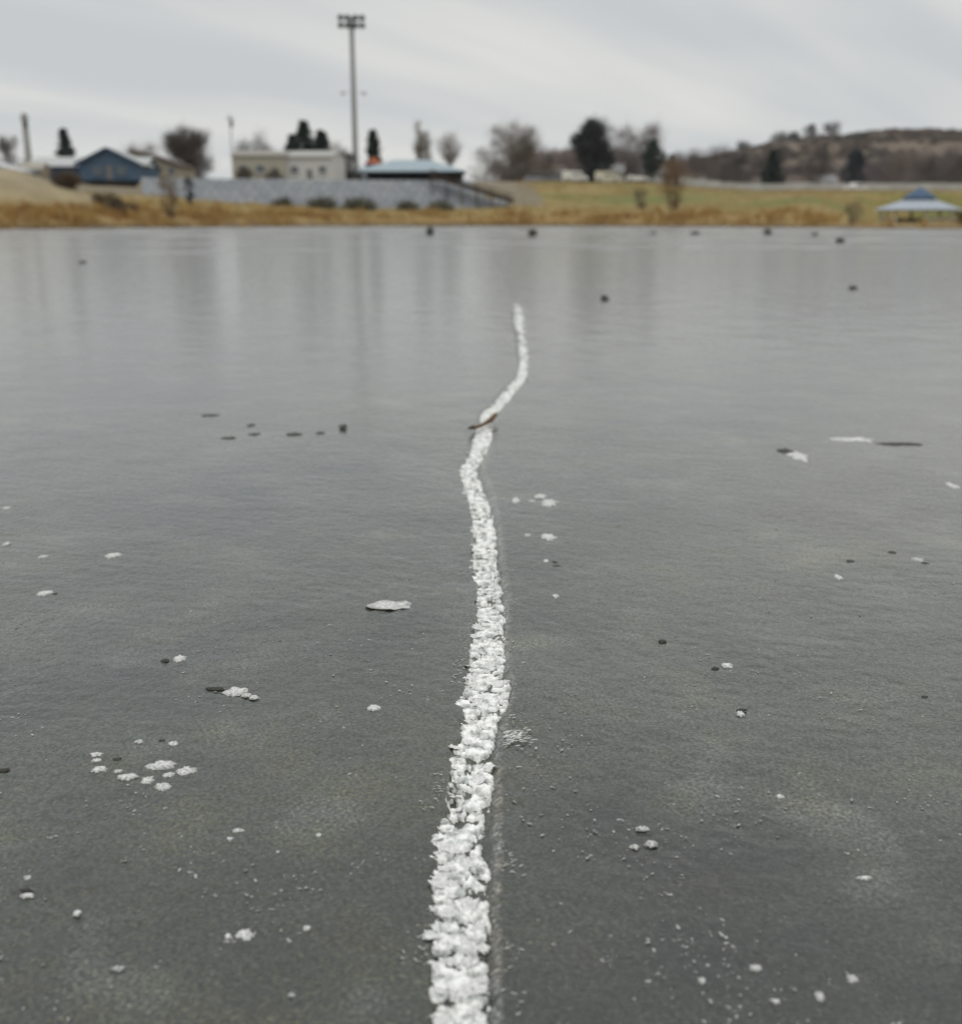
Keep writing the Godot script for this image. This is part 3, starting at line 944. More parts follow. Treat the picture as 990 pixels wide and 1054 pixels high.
func build_small_things_on_ice() -> void:
	var rng := RandomNumberGenerator.new()
	rng.seed = 12
	var frost := tinted("hoarfrost")
	var grit := mat("dark_grit", 0.06, 0.058, 0.052, 0.8, 0.02)
	var stones := {}
	for spot in ON_ICE:
		var where := Vector3(spot[1], 0.0, -spot[2])
		var label: String = spot[5]
		match spot[0]:
			"F", "W":
				var raised: bool = spot[0] == "W"
				var thick := minf(0.0028, 0.08 * minf(spot[3], spot[4]) + 0.0009)
				var o := put(self, numbered("frost_flake" if raised else "frost_patch"), frost_patch(rng, spot[3], spot[4] * (0.75 if raised else 0.95), thick * (0.25 if label.contains("blurred") or label.contains("pale") or label.contains("faint") else 0.8), 0.0035 if raised else 0.0, 0.48 if label.contains("blurred") or label.contains("pale") or label.contains("faint") or label.contains("dull") else 0.62), frost, where + Vector3(0, 0.0006, 0))
				tag(o, label, "frost", "frost patches on the ice")
			"D":
				var o := put(self, numbered("grit_spot"), frost_patch(rng, spot[3] * 0.85, spot[4] * 0.7, 0.0011), grit, where + Vector3(0, 0.0006, 0))
				tag(o, label, "grit", "dark grit spots on the ice")
			"R":
				var pale := label.contains("pale") or label.contains("faint")
				var brown := label.contains("brown")
				var key := "stone_pale" if pale else "stone_brown" if brown else "stone_dark"
				if not stones.has(key):
					var m := tinted(key, 0.9)
					m.albedo_color = lin(0.27, 0.27, 0.26) if pale else lin(0.10, 0.085, 0.055) if brown else lin(0.11, 0.11, 0.105)
					stones[key] = m
				var o := put(self, numbered("stone"), stone_mesh(rng, spot[3] * 0.8, spot[4] * (0.7 if spot[3] > 0.1 else 0.5)), stones[key], where)
				tag(o, label, "stone", "stones lying on the ice")
	# the dead stalk lying across the crack
	var stalk := thing("dead_stalk", "short brown dead stalk lying across the white crack", "stalk", Vector3(0.012, 0.010, -2.65), -0.03)
	var st := tool()
	var pts := [Vector3(-0.030, 0.004, 0.075), Vector3(-0.018, 0.0, 0.045), Vector3(-0.004, 0.001, 0.01), Vector3(0.012, 0.004, -0.03), Vector3(0.024, 0.012, -0.07)]
	var rad := [0.0055, 0.0042, 0.0045, 0.0075, 0.0050]
	for k in 4:
		tube(st, pts[k], pts[k + 1], rad[k], rad[k + 1], 7, true)
	put(stalk, "stem", done(st), mat("dead_stem", 0.17, 0.10, 0.04, 0.8, 0.03))
	st = tool()
	for k in 7:
		var a := TAU * k / 7.0
		tri(st, Vector3(0.010, 0.004, -0.025), Vector3(0.020 + 0.006 * cos(a), 0.011 + 0.006 * sin(a), -0.055), Vector3(0.022 + 0.006 * cos(a + 1.0), 0.012 + 0.006 * sin(a + 1.0), -0.06))
	put(stalk, "husk", done(st), mat("dead_husk", 0.26, 0.165, 0.055, 0.85, 0.03))
	st = tool()
	tube(st, Vector3(-0.030, 0.004, 0.075), Vector3(-0.040, 0.003, 0.083), 0.0040, 0.0028, 6, true)
	tube(st, Vector3(-0.030, 0.004, 0.075), Vector3(-0.029, 0.005, 0.093), 0.0032, 0.002, 6, true)
	put(stalk, "root_end", done(st), mat("dead_root", 0.035, 0.026, 0.016, 0.85, 0.03))
	# loose frost grains frozen to the ice
	st = tool()
	var grain := [Vector3(1, 0, 0.1), Vector3(0.45, 0, 0.25), Vector3(0.5, 0, 0.9), Vector3(-0.1, 0, 0.45), Vector3(-0.8, 0, 0.7), Vector3(-0.5, 0, 0.0), Vector3(-0.95, 0, -0.6), Vector3(-0.15, 0, -0.4), Vector3(0.35, 0, -0.95)]
	for k in 9:
		tri(st, Vector3(0, 0.16, 0), grain[(k + 1) % 9], grain[k])
	scatter("frost_grains", "loose pale frost grains scattered over the dark ice", done(st), frost, 30000, func(r: RandomNumberGenerator):
		var dd := 0.52 * pow(5.0, r.randf())
		var x := r.randf_range(-0.56, 0.56) * maxf(dd, 0.7)
		var thick := noise_soft.get_noise_2d(x * 5.0 + 31.0, dd * 5.0) + 0.5 * noise_fine.get_noise_2d(x * 28.0, dd * 28.0)
		if thick < r.randf() * 0.9 - 0.22:
			return null
		var c := crack_at(dd)
		if x > c.x - 0.003 and x < c.z + 0.003:
			return null
		var size := 0.0005 + 0.0018 * pow(r.randf(), 4.0)
		var w := r.randf_range(0.18, 0.45)
		return [Transform3D(Basis(Vector3.UP, r.randf() * TAU).scaled_local(Vector3(size * r.randf_range(0.8, 1.7), size * 0.25, size * 0.8)), Vector3(x, 0.0001, -dd)), Color(w, w, w * 0.98)], 55)
	# pale frosty streaks painting a brighter sheen over the far ice and bank reflection
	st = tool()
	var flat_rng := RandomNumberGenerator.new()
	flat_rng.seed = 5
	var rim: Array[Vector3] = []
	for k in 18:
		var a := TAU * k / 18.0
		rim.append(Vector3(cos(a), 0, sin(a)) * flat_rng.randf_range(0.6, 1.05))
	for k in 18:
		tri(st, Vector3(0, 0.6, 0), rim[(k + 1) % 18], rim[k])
	scatter("ice_sheen_patches", "grey-white streaky patches painting a brighter sheen on the far ice", done(st), tinted("painted_ice_sheen", 0.95), 16000, func(r: RandomNumberGenerator):
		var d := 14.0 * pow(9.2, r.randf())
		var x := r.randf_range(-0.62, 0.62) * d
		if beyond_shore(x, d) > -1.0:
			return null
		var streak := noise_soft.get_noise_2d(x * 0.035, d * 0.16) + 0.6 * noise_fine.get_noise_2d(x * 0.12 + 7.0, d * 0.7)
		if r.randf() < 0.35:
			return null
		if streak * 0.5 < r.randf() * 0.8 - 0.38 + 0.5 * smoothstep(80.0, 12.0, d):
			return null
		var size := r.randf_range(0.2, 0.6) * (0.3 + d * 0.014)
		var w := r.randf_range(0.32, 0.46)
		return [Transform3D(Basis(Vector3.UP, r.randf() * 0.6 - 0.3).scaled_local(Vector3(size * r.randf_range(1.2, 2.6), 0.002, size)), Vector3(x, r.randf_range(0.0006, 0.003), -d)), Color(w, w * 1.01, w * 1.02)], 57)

# ---------------------------------------------------------------- wall, stair
func build_wall_and_stair() -> void:
	var tones := [mat("panel_a", 0.36, 0.385, 0.42, 0.9, 1.2), mat("panel_b", 0.33, 0.355, 0.39, 0.9, 1.0), mat("panel_c", 0.39, 0.41, 0.435, 0.9, 1.4)]
	var rng := RandomNumberGenerator.new()
	rng.seed = 9
	var from := Vector3(-42.0, 0, -wall_distance(-42.0))
	var to := Vector3(1.0, 0, -wall_distance(1.0))
	var blocks: Array[ArrayMesh] = []
	for k in 5:
		var bt := tool()
		var w := rng.randf_range(0.50, 0.56)
		var front: Array[Vector3] = []
		var back: Array[Vector3] = []
		for c in [Vector2(-1, -1), Vector2(-0.2, -1.04), Vector2(1, -0.95), Vector2(1.03, 0.3), Vector2(0.9, 1), Vector2(-0.3, 1.05), Vector2(-1, 0.92), Vector2(-1.04, 0.1)]:
			front.append(Vector3(c.x * w * 0.97, c.y * 0.53, rng.randf_range(0.24, 0.34)))
			back.append(Vector3(c.x * w * 1.02, c.y * 0.56, -0.35))
		var crown := Vector3(rng.randf_range(-0.1, 0.1), rng.randf_range(-0.1, 0.1), 0.38)
		for q in 8:
			tri(bt, front[(q + 1) % 8], front[q], crown)
			quad(bt, back[q], front[q], front[(q + 1) % 8], back[(q + 1) % 8])
		blocks.append(done(bt))
	var o := thing("retaining_wall", "long sloping blue-grey stone block wall above the dry reeds on the left bank", "wall", from)
	o.rotation.y = -atan2((to - from).z, (to - from).x)
	var length := from.distance_to(to) + 3.5
	var columns := 40
	var rows := 5
	var slab := tool()
	beam(slab, Vector3(length * 0.5 - 2.5, 1.9, 0.02), Vector3(length * 0.5 - 2.5, 5.65, -3.45), length - 5.0, 0.5)
	put(o, "core", done(slab), tones[1])
	for row in rows:
		for k in columns:
			var wide := length / columns
			var x := (k + 0.5 + 0.5 * (row % 2)) * wide
			# the face gets lower towards its right-hand end
			if x > length - 1.0 - maxf(0.0, row - 1.0) * 2.9:
				continue
			var block: Mesh = blocks[rng.randi() % blocks.size()]
			put(o, "block", block, tones[rng.randi() % 3], Vector3(x, 2.05 + 0.80 * row, -0.75 * row + rng.randf_range(-0.07, 0.07)), Vector3(rng.randf_range(-0.75, -0.6), rng.randf_range(-0.06, 0.06), rng.randf_range(-0.05, 0.05)))
	# dark timber stair that comes down at the wall's right-hand end
	var top := Vector3(-6.9, 6.55, -149.4)
	var foot := Vector3(4.4, 3.15, -148.6)
	var stair := thing("timber_stair", "dark brown timber stair sloping down at the right end of the grey wall", "stair", Vector3(foot.x, 0, foot.z))
	var wood := mat("dark_timber", 0.055, 0.036, 0.026, 0.85, 0.7)
	var off := -Vector3(foot.x, 0, foot.z)
	for s in [0.0, -1.4]:
		var st := tool()
		beam(st, top + off + Vector3(0, 0, s), foot + off + Vector3(0, 0, s), 0.14, 0.55)
		put(stair, "stringer", done(st), wood)
	var steps := 18
	for k in steps:
		var p := top.lerp(foot, (k + 0.5) / steps) + off
		put(stair, "tread", box_mesh(Vector3(0.52, 0.07, 1.3)), mat("tread", 0.10, 0.072, 0.05, 0.85, 0.7), p + Vector3(0, 0.15, -0.7))
	for k in 6:
		var p := top.lerp(foot, (k + 0.15) / 5.6) + off
		put(stair, "post", box_mesh(Vector3(0.16, 3.2, 0.16)), wood, p + Vector3(0, -0.9, -0.16))
	var st := tool()
	beam(st, top + off + Vector3(0, 0.72, -0.16), foot + off + Vector3(0, 0.72, -0.16), 0.10, 0.12)
	put(stair, "handrail", done(st), wood)

# ---------------------------------------------------------------- houses
func roof_slab(parent: Node3D, called: String, a: Vector3, b: Vector3, long: Vector3, thick: float, m: Material) -> MeshInstance3D:
	var st := tool()      # from eave line a to ridge line b, along "long" both ways
	var up := (b - a).cross(long).normalized()
	up = up if up.y > 0 else -up
	var q := [a - long, a + long, b + long, b - long]
	var p := []
	for v in q: p.append(v)
	for v in q: p.append(v + up * thick)
	quad(st, p[4], p[5], p[6], p[7])
	quad(st, p[3], p[2], p[1], p[0])
	for k in 4:
		quad(st, p[k], p[(k + 1) % 4], p[4 + (k + 1) % 4], p[4 + k])
	return put(parent, called, done(st), m)

# Walls with gables and two roof slopes. The ridge runs along z (gable to the front) or along x.
func gabled(o: Node3D, mid: Vector3, wide: float, deep: float, eave: float, ridge: float, wall: Material, roof: Material, trim: Material, along_x := false, over := 0.5) -> void:
	var holder := o
	var st := tool()
	var span := deep if along_x else wide
	var long := wide if along_x else deep
	var h := span * 0.5
	prism(st, [Vector2(-h, 0), Vector2(h, 0), Vector2(h, eave), Vector2(0, ridge), Vector2(-h, eave)], long * 0.5)
	var w := put(holder, "wall", done(st), wall, mid, Vector3(0, PI / 2 if along_x else 0.0, 0))
	var slope := (ridge - eave) / h
	for s in [-1.0, 1.0]:
		var a := Vector3(s * (h + over), eave - slope * over + 0.03, 0)
		var b := Vector3(0, ridge + 0.03, 0)
		var l := Vector3(0, 0, long * 0.5 + over)
		if along_x:
			a = Vector3(0, a.y, a.x)
			l = Vector3(l.z, 0, 0)
		var r := roof_slab(holder, "roof", a + mid, b + mid, l, 0.16, roof)
		var ft := tool()
		if along_x:
			box(ft, a + mid + Vector3(0, 0.0, s * 0.06), Vector3(l.x * 2.0, 0.30, 0.08))
		else:
			var e := Vector3(0, 0, l.z + 0.045)
			var along := b - a
			beam(ft, a + mid + e, a + along + mid + e, 0.08, 0.42)
		put(r, "fascia", done(ft), trim)

func opening(o: Node3D, where: Vector3, wide: float, high: float, frame_m: Material, called := "window") -> void:
	var glass := mat("dark_glass", 0.10, 0.115, 0.13, 0.06, 0.0)
	var st := tool()
	var b := 0.10
	box(st, Vector3(0, high * 0.5 - b * 0.5, 0), Vector3(wide, b, 0.10))
	box(st, Vector3(0, -high * 0.5 + b * 0.5, 0), Vector3(wide, b, 0.10))
	for s in [-1.0, 1.0]:
		box(st, Vector3(s * (wide - b) * 0.5, 0, 0), Vector3(b, high - 2.0 * b, 0.10))
	var w := put(o, called, done(st), frame_m, where)
	if called == "window":
		put(w, "pane", box_mesh(Vector3(wide - 2 * b, high - 2 * b, 0.03)), glass)
		put(w, "sill", box_mesh(Vector3(wide + 0.2, 0.08, 0.2)), frame_m, Vector3(0, -high * 0.5 - 0.05, 0.05))
	else:
		put(w, "leaf", box_mesh(Vector3(wide - 2 * b, high - 2 * b, 0.05)), mat("door_leaf", 0.24, 0.23, 0.21))
		put(w, "handle", box_mesh(Vector3(0.06, 0.18, 0.06)), mat("steel", 0.4, 0.4, 0.4, 0.4, 0.0, 1.0), Vector3(wide * 0.32, -0.05, 0.05))

func build_houses() -> void:
	var white := mat("white_paint", 0.70, 0.70, 0.67)
	var blue_trim := mat("blue_trim", 0.022, 0.05, 0.115, 0.7, 2.0)
	var blue_frame := mat("blue_frame", 0.16, 0.21, 0.27, 0.7, 1.0)
	# blue house with a front gable
	var o := thing("blue_house", "blue-grey house with pale metal roof and dark blue front gable", "house", Vector3(-57.0, 6.2, -166.0))
	var blue := mat("blue_siding", 0.095, 0.165, 0.26, 0.85, 1.4)
	var pale_roof := mat("pale_metal_roof", 0.60, 0.62, 0.62, 0.5, 3.0)
	gabled(o, Vector3(-0.8, 0, -2.5), 16.5, 8.0, 2.1, 3.45, blue, pale_roof, blue_trim, true)
	gabled(o, Vector3(4.0, 0, 3.2), 8.4, 6.0, 2.25, 4.25, blue, pale_roof, blue_trim, false)
	for x in [-6.5, -3.2]:
		opening(o, Vector3(x, 1.3, 1.56), 1.5, 1.1, blue_frame)
	opening(o, Vector3(2.4, 1.35, 6.26), 1.4, 1.2, blue_frame)
	opening(o, Vector3(5.8, 1.35, 6.26), 1.4, 1.2, blue_frame)
	opening(o, Vector3(4.1, 1.05, 6.26), 1.0, 2.1, blue_frame, "door")
	# cream house right behind it
	o = thing("cream_house", "cream house with a brown roof behind the blue gable", "house", Vector3(-54.0, 6.6, -180.0))
	var cream := mat("cream_siding", 0.52, 0.47, 0.36, 0.85, 1.6)
	var brown_roof := mat("brown_shingle", 0.13, 0.095, 0.075, 0.9, 1.0)
	gabled(o, Vector3.ZERO, 14.0, 9.0, 2.3, 4.5, cream, brown_roof, brown_roof, false)
	opening(o, Vector3(3.0, 1.5, 4.56), 1.6, 1.2, white)
	opening(o, Vector3(5.6, 1.5, 4.56), 1.0, 1.2, white)
	# shed cut by the left edge of the picture
	o = thing("white_shed", "low shed with a white metal roof at the far left behind the earth heap", "shed", Vector3(-66.6, 5.6, -152.0))
	gabled(o, Vector3.ZERO, 9.0, 7.0, 1.4, 2.7, mat("shed_siding", 0.42, 0.42, 0.40), mat("white_metal_roof", 0.72, 0.74, 0.76, 0.45, 3.0), white, false, 0.3)
	opening(o, Vector3(1.0, 0.9, 3.56), 2.4, 1.7, white, "door")
	# beige hut between shed and blue house
	o = thing("beige_hut", "small beige hut left of the blue house", "hut", Vector3(-62.9, 6.0, -158.5))
	gabled(o, Vector3.ZERO, 2.9, 2.4, 1.7, 2.35, mat("beige_boards", 0.46, 0.39, 0.29), mat("beige_roof", 0.50, 0.46, 0.39), white, true, 0.2)
	opening(o, Vector3(0.4, 0.85, 1.26), 0.8, 1.6, white, "door")
	# two box-like homes in the middle of the left plateau
	o = thing("tan_home", "tan flat-fronted home with a shallow roof, left of the white one", "house", Vector3(-33.2, 6.0, -172.0))
	gabled(o, Vector3.ZERO, 7.9, 8.0, 4.1, 4.75, mat("tan_siding", 0.58, 0.55, 0.45, 0.85, 1.6), mat("tan_roof", 0.44, 0.42, 0.37, 0.8, 1.0), white, true, 0.25)
	for x in [-2.4, 0.2]:
		opening(o, Vector3(x, 2.1, 4.06), 1.5, 1.2, white)
	opening(o, Vector3(2.4, 1.1, 4.06), 1.0, 2.1, white, "door")
	o = thing("white_home", "white flat-fronted home with a shallow roof, left of the floodlight mast", "house", Vector3(-25.3, 6.0, -172.0), -0.12)
	gabled(o, Vector3.ZERO, 7.3, 8.0, 3.9, 4.75, mat("white_siding", 0.82, 0.815, 0.79, 0.85, 1.6), mat("grey_white_roof", 0.55, 0.55, 0.53, 0.8, 1.0), white, true, 0.25)
	for x in [-2.2, 2.1]:
		opening(o, Vector3(x, 2.0, 4.06), 1.3, 1.1, white)
	opening(o, Vector3(0.1, 1.1, 4.06), 1.0, 2.1, white, "door")
	# low open shelter with a pale blue roof
	o = thing("dugout_shelter", "low open shelter with a long pale blue roof beside the mast", "shelter", Vector3(-9.6, 5.75, -157.5), -0.06)
	var sky_roof := mat("pale_blue_roof", 0.42, 0.53, 0.60, 0.5, 3.0)
	var eave := [Vector3(-7.5, 1.5, 3.5), Vector3(7.5, 1.5, 3.5), Vector3(7.5, 1.5, -3.5), Vector3(-7.5, 1.5, -3.5)]
	var crest := [Vector3(-2.6, 3.1, 0), Vector3(2.2, 3.1, 0)]
	for k in 4:
		var rt := tool()
		var a: Vector3 = eave[k]
		var b: Vector3 = eave[(k + 1) % 4]
		var lo := Vector3(0, 0.14, 0)
		if k % 2 == 0:
			var c0: Vector3 = crest[0] if k == 0 else crest[1]
			var c1: Vector3 = crest[1] if k == 0 else crest[0]
			quad(rt, a, c0, c1, b)
			quad(rt, b - lo, c1 - lo, c0 - lo, a - lo)
		else:
			var c0: Vector3 = crest[1] if k == 1 else crest[0]
			tri(rt, a, c0, b)
			tri(rt, b - lo, c0 - lo, a - lo)
		quad(rt, a, b, b - lo, a - lo)
		put(o, "roof", done(rt), sky_roof)
	for s in [-1.0, 1.0]:
		put(o, "beam", box_mesh(Vector3(14.4, 0.34, 0.2)), mat("dark_beam", 0.03, 0.035, 0.045), Vector3(0, 1.36, s * 3.0))
		for k in 6:
			put(o, "post", box_mesh(Vector3(0.18, 1.5, 0.18)), mat("dark_beam", 0.03, 0.035, 0.045), Vector3(-6.8 + 2.72 * k, 0.55, s * 3.0))
	put(o, "bench", box_mesh(Vector3(12.0, 0.12, 0.5)), mat("bench_wood", 0.16, 0.12, 0.08), Vector3(0, 0.45, -2.2))
	put(o, "back_wall", box_mesh(Vector3(13.6, 1.2, 0.12)), mat("dark_boards", 0.06, 0.06, 0.065), Vector3(0, 0.6, -2.7))
	# kiosk
	o = thing("blue_kiosk", "small blue kiosk with an orange-red roof below the slender cypress", "kiosk", Vector3(-17.2, 6.5, -181.0))
	put(o, "body", box_mesh(Vector3(2.6, 2.9, 2.2)), mat("kiosk_blue", 0.05, 0.14, 0.36, 0.7, 1.0), Vector3(0, 1.45, 0))
	var st := tool()
	for k in 4:
		var c := [Vector3(-1.5, 2.9, 1.3), Vector3(1.5, 2.9, 1.3), Vector3(1.5, 2.9, -1.3), Vector3(-1.5, 2.9, -1.3)]
		tri(st, c[k], Vector3(0, 4.1, 0), c[(k + 1) % 4])
	put(o, "roof", done(st), mat("kiosk_roof", 0.45, 0.12, 0.04, 0.8, 0.8))
	opening(o, Vector3(0, 1.6, 1.15), 1.5, 1.0, white)
	# small houses at the foot of the hill and among the far trees
	var far := [
		["far_house", "small pale house at the hill's foot, left of the white pickup truck", 86.5, 305.0, 6.0, 2.6, 4.4, 0.62, 0.58, 0.50],
		["far_house", "small cream house at the hill's foot, straight behind the white pickup truck", 95.0, 312.0, 7.0, 2.8, 4.6, 0.64, 0.60, 0.52],
		["far_house", "pale green shed at the hill's foot, left of the dark conifer", 73.0, 302.0, 4.0, 2.6, 3.8, 0.34, 0.44, 0.38],
		["far_house", "whitish house partly hidden below the dense dark tree, right of its trunk", 29.0, 262.0, 8.5, 2.5, 4.2, 0.64, 0.63, 0.60],
		["far_house", "blue-grey far house between tall bare tree and dense dark tree", 16.5, 275.0, 8.0, 2.6, 4.0, 0.25, 0.28, 0.32],
		["far_house", "pale house behind the orange willow shrub", 43.0, 280.0, 9.0, 2.6, 4.2, 0.50, 0.50, 0.49],
		["far_house", "grey house at the left foot of the hill, right of the orange willow shrub", 58.0, 300.0, 9.0, 2.5, 4.0, 0.36, 0.37, 0.38],
	]
	var k := 0
	for f in far:
		var h := thing(f[0], f[1], "house", Vector3(f[2], ground_at(f[2], f[3]) - 0.1, -f[3]), 0.1 * (k % 3 - 1), "far houses")
		gabled(h, Vector3.ZERO, f[4], 6.0, f[5], f[6], mat("far_siding_%d" % k, f[7], f[8], f[9], 0.85, 2.0), mat("far_roof_%d" % (k % 2), 0.30, 0.30, 0.31, 0.85, 1.0) if k % 2 else brown_roof, white, true, 0.3)
		for x in [-0.28, 0.22]:
			opening(h, Vector3(f[4] * x, 1.5, 3.06), 1.1, 1.1, white)
		k += 1
	# pale boundary wall on the right
	o = thing("boundary_wall", "long low pale boundary wall across the lawn behind the gazebo", "wall", Vector3(46.0, 0, -252.0))
	for p in 22:
		var x := 3.2 * p
		put(o, "panel", box_mesh(Vector3(3.1, 2.3, 0.2)), mat("pale_panel_%d" % (p % 3), 0.58 + 0.05 * (p % 3), 0.575 + 0.05 * (p % 3), 0.55 + 0.05 * (p % 3), 0.9, 1.5), Vector3(x, ground_at(46.0 + x, 252.0) + 0.75, 0))

# ---------------------------------------------------------------- masts
func build_masts() -> void:
	var steel := mat("galvanised", 0.42, 0.435, 0.43, 0.6, 1.0)
	var base := ground_at(-21.2, 190.0)
	var o := thing("floodlight_mast", "tall grey floodlight mast with two rows of lamps standing above the houses", "light mast", Vector3(-21.2, base - 0.2, -190.0), 0.1)
	var high := 33.0 - base
	var st := tool()
	tube(st, Vector3.ZERO, Vector3(0, high, 0), 0.52, 0.36, 12, true)
	put(o, "pole", done(st), steel)
	var lamp := mat("lamp_housing", 0.03, 0.038, 0.04, 0.6, 0.0)
	for row in 2:
		var y := high - 1.35 + row * 1.15
		put(o, "crossarm", box_mesh(Vector3(4.3, 0.14, 0.14)), steel, Vector3(0, y, 0.36))
		for k in 4:
			var x: float = [-1.75, -0.68, 0.68, 1.75][k]
			st = tool()
			tube(st, Vector3(0, 0, -0.34), Vector3(0, 0, 0.12), 0.26, 0.50, 12, true)
			tube(st, Vector3(0, 0, 0.12), Vector3(0, -0.04, 0.34), 0.50, 0.46, 12)
			var l := put(o, "floodlight", done(st), lamp, Vector3(x, y, 0.75), Vector3(0.45, 0, 0))
			put(l, "bracket", box_mesh(Vector3(0.1, 0.3, 0.3)), steel, Vector3(0, 0.0, -0.36))
			st = tool()
			tube(st, Vector3(0, 0, 0.15), Vector3(0, 0, 0.17), 0.42, 0.42, 12, true)
			put(l, "lens", done(st), mat("lamp_glass", 0.10, 0.11, 0.12, 0.1, 0.0))
	put(o, "lower_crossarm", box_mesh(Vector3(4.2, 0.06, 0.06)), mat("pale_steel", 0.6, 0.61, 0.61), Vector3(0, high - 11.6, 0.3))
	for s in [-1.0, 1.0]:
		put(o, "loudspeaker", box_mesh(Vector3(0.7, 0.4, 0.5)), mat("speaker_grey", 0.62, 0.63, 0.63), Vector3(s * 1.75, high - 11.75, 0.45))
	put(o, "switch_box", box_mesh(Vector3(0.7, 1.2, 0.5)), steel, Vector3(0, 1.8, 0.6))
	# utility poles
	utility_pole("thick pale utility pole with a dark head, farthest left on the skyline", -74.4, 185.0, 17.7, 0.60, mat("pale_pole", 0.52, 0.53, 0.52))
	utility_pole("thin utility pole beside the bare tree left of the tan home", -44.2, 200.0, 19.0, 0.13, mat("thin_pole", 0.40, 0.40, 0.39))

func utility_pole(label: String, x: float, d: float, top: float, r: float, m: Material) -> void:
	var base := ground_at(x, d)
	var o := thing("utility_pole", label, "utility pole", Vector3(x, base - 0.2, -d), 0.4, "utility poles on the skyline")
	var st := tool()
	tube(st, Vector3.ZERO, Vector3(0, top - base, 0), r, r * 0.75, 9, true)
	put(o, "pole", done(st), m)
	var arm := mat("pole_arm", 0.07, 0.065, 0.06)
	put(o, "crossarm", box_mesh(Vector3(1.5, 0.13, 0.12)), arm, Vector3(0, top - base - 0.9, 0.14 + r))
	st = tool()
	tube(st, Vector3(0.1, top - base - 2.2, r + 0.3), Vector3(0.1, top - base - 1.2, r + 0.3), 0.3, 0.3, 9, true)
	put(o, "transformer", done(st), arm)
	for s in [-0.65, -0.3, 0.3, 0.65]:
		st = tool()
		tube(st, Vector3(s, top - base - 0.82, 0.14 + r), Vector3(s, top - base - 0.6, 0.14 + r), 0.05, 0.04, 6, true)
		put(o, "insulator", done(st), mat("insulator", 0.2, 0.2, 0.19))

# ---------------------------------------------------------------- gazebo
func build_gazebo() -> void:
	var o := thing("gazebo", "lakeside gazebo with pale posts, pale blue roof and darker blue cupola", "gazebo", Vector3(49.2, 0.1, -125.0), 0.2)
	var pale := mat("gazebo_paint", 0.74, 0.71, 0.60, 0.8, 1.0)
	var roof := mat("gazebo_roof", 0.48, 0.54, 0.63, 0.55, 2.0)
	var top := mat("cupola_roof", 0.055, 0.12, 0.23, 0.6, 1.0)
	var ring := func(k: int, r: float, y: float) -> Vector3:
		return Vector3(cos(TAU * (k + 0.5) / 8.0) * r, y, sin(TAU * (k + 0.5) / 8.0) * r)
	var st := tool()
	for k in 8:
		tri(st, ring.call(k, 4.2, 0.18), ring.call(k + 1, 4.2, 0.18), Vector3(0, 0.18, 0))
		quad(st, ring.call(k, 4.2, -0.3), ring.call(k + 1, 4.2, -0.3), ring.call(k + 1, 4.2, 0.18), ring.call(k, 4.2, 0.18))
	put(o, "deck", done(st), mat("deck", 0.55, 0.52, 0.44))
	for k in 8:
		st = tool()
		var a0: Vector3 = ring.call(k, 4.75, 1.72)
		var a1: Vector3 = ring.call(k + 1, 4.75, 1.72)
		var b0: Vector3 = ring.call(k, 1.75, 2.72)
		var b1: Vector3 = ring.call(k + 1, 1.75, 2.72)
		quad(st, a0, b0, b1, a1)
		quad(st, a1 - Vector3(0, 0.12, 0), b1 - Vector3(0, 0.12, 0), b0 - Vector3(0, 0.12, 0), a0 - Vector3(0, 0.12, 0))
		quad(st, a0, a1, a1 - Vector3(0, 0.12, 0), a0 - Vector3(0, 0.12, 0))
		put(o, "roof", done(st), roof)
		st = tool()
		tri(st, ring.call(k, 1.95, 3.0), Vector3(0, 4.15, 0), ring.call(k + 1, 1.95, 3.0))
		put(o, "cupola_roof", done(st), top)
		st = tool()
		quad(st, ring.call(k, 1.7, 2.68), ring.call(k, 1.7, 3.02), ring.call(k + 1, 1.7, 3.02), ring.call(k + 1, 1.7, 2.68))
		put(o, "cupola_louver", done(st), top)
		var p: Vector3 = ring.call(k, 4.05, 0.18)
		st = tool()
		beam(st, p, p + Vector3(0, 1.6, 0), 0.24, 0.24)
		put(o, "post", done(st), pale)
		var q: Vector3 = ring.call(k + 1, 4.05, 0.18)
		st = tool()
		beam(st, p + Vector3(0, 1.48, 0), q + Vector3(0, 1.48, 0), 0.12, 0.22)
		put(o, "lintel", done(st), pale)
		if k == 2:
			continue
		st = tool()
		beam(st, p + Vector3(0, 0.72, 0), q + Vector3(0, 0.72, 0), 0.10, 0.10)
		beam(st, p + Vector3(0, 0.10, 0), q + Vector3(0, 0.10, 0), 0.08, 0.08)
		for b in range(1, 11):
			var f := p.lerp(q, b / 11.0)
			beam(st, f + Vector3(0, 0.14, 0), f + Vector3(0, 0.68, 0), 0.08, 0.08)
		put(o, "railing", done(st), pale)
		st = tool()
		beam(st, p + Vector3(0, 0.30, 0), q + Vector3(0, 0.30, 0), 0.05, 0.34)
		put(o, "side_panel", done(st), mat("gazebo_panel", 0.62, 0.55, 0.40, 0.85, 1.0))

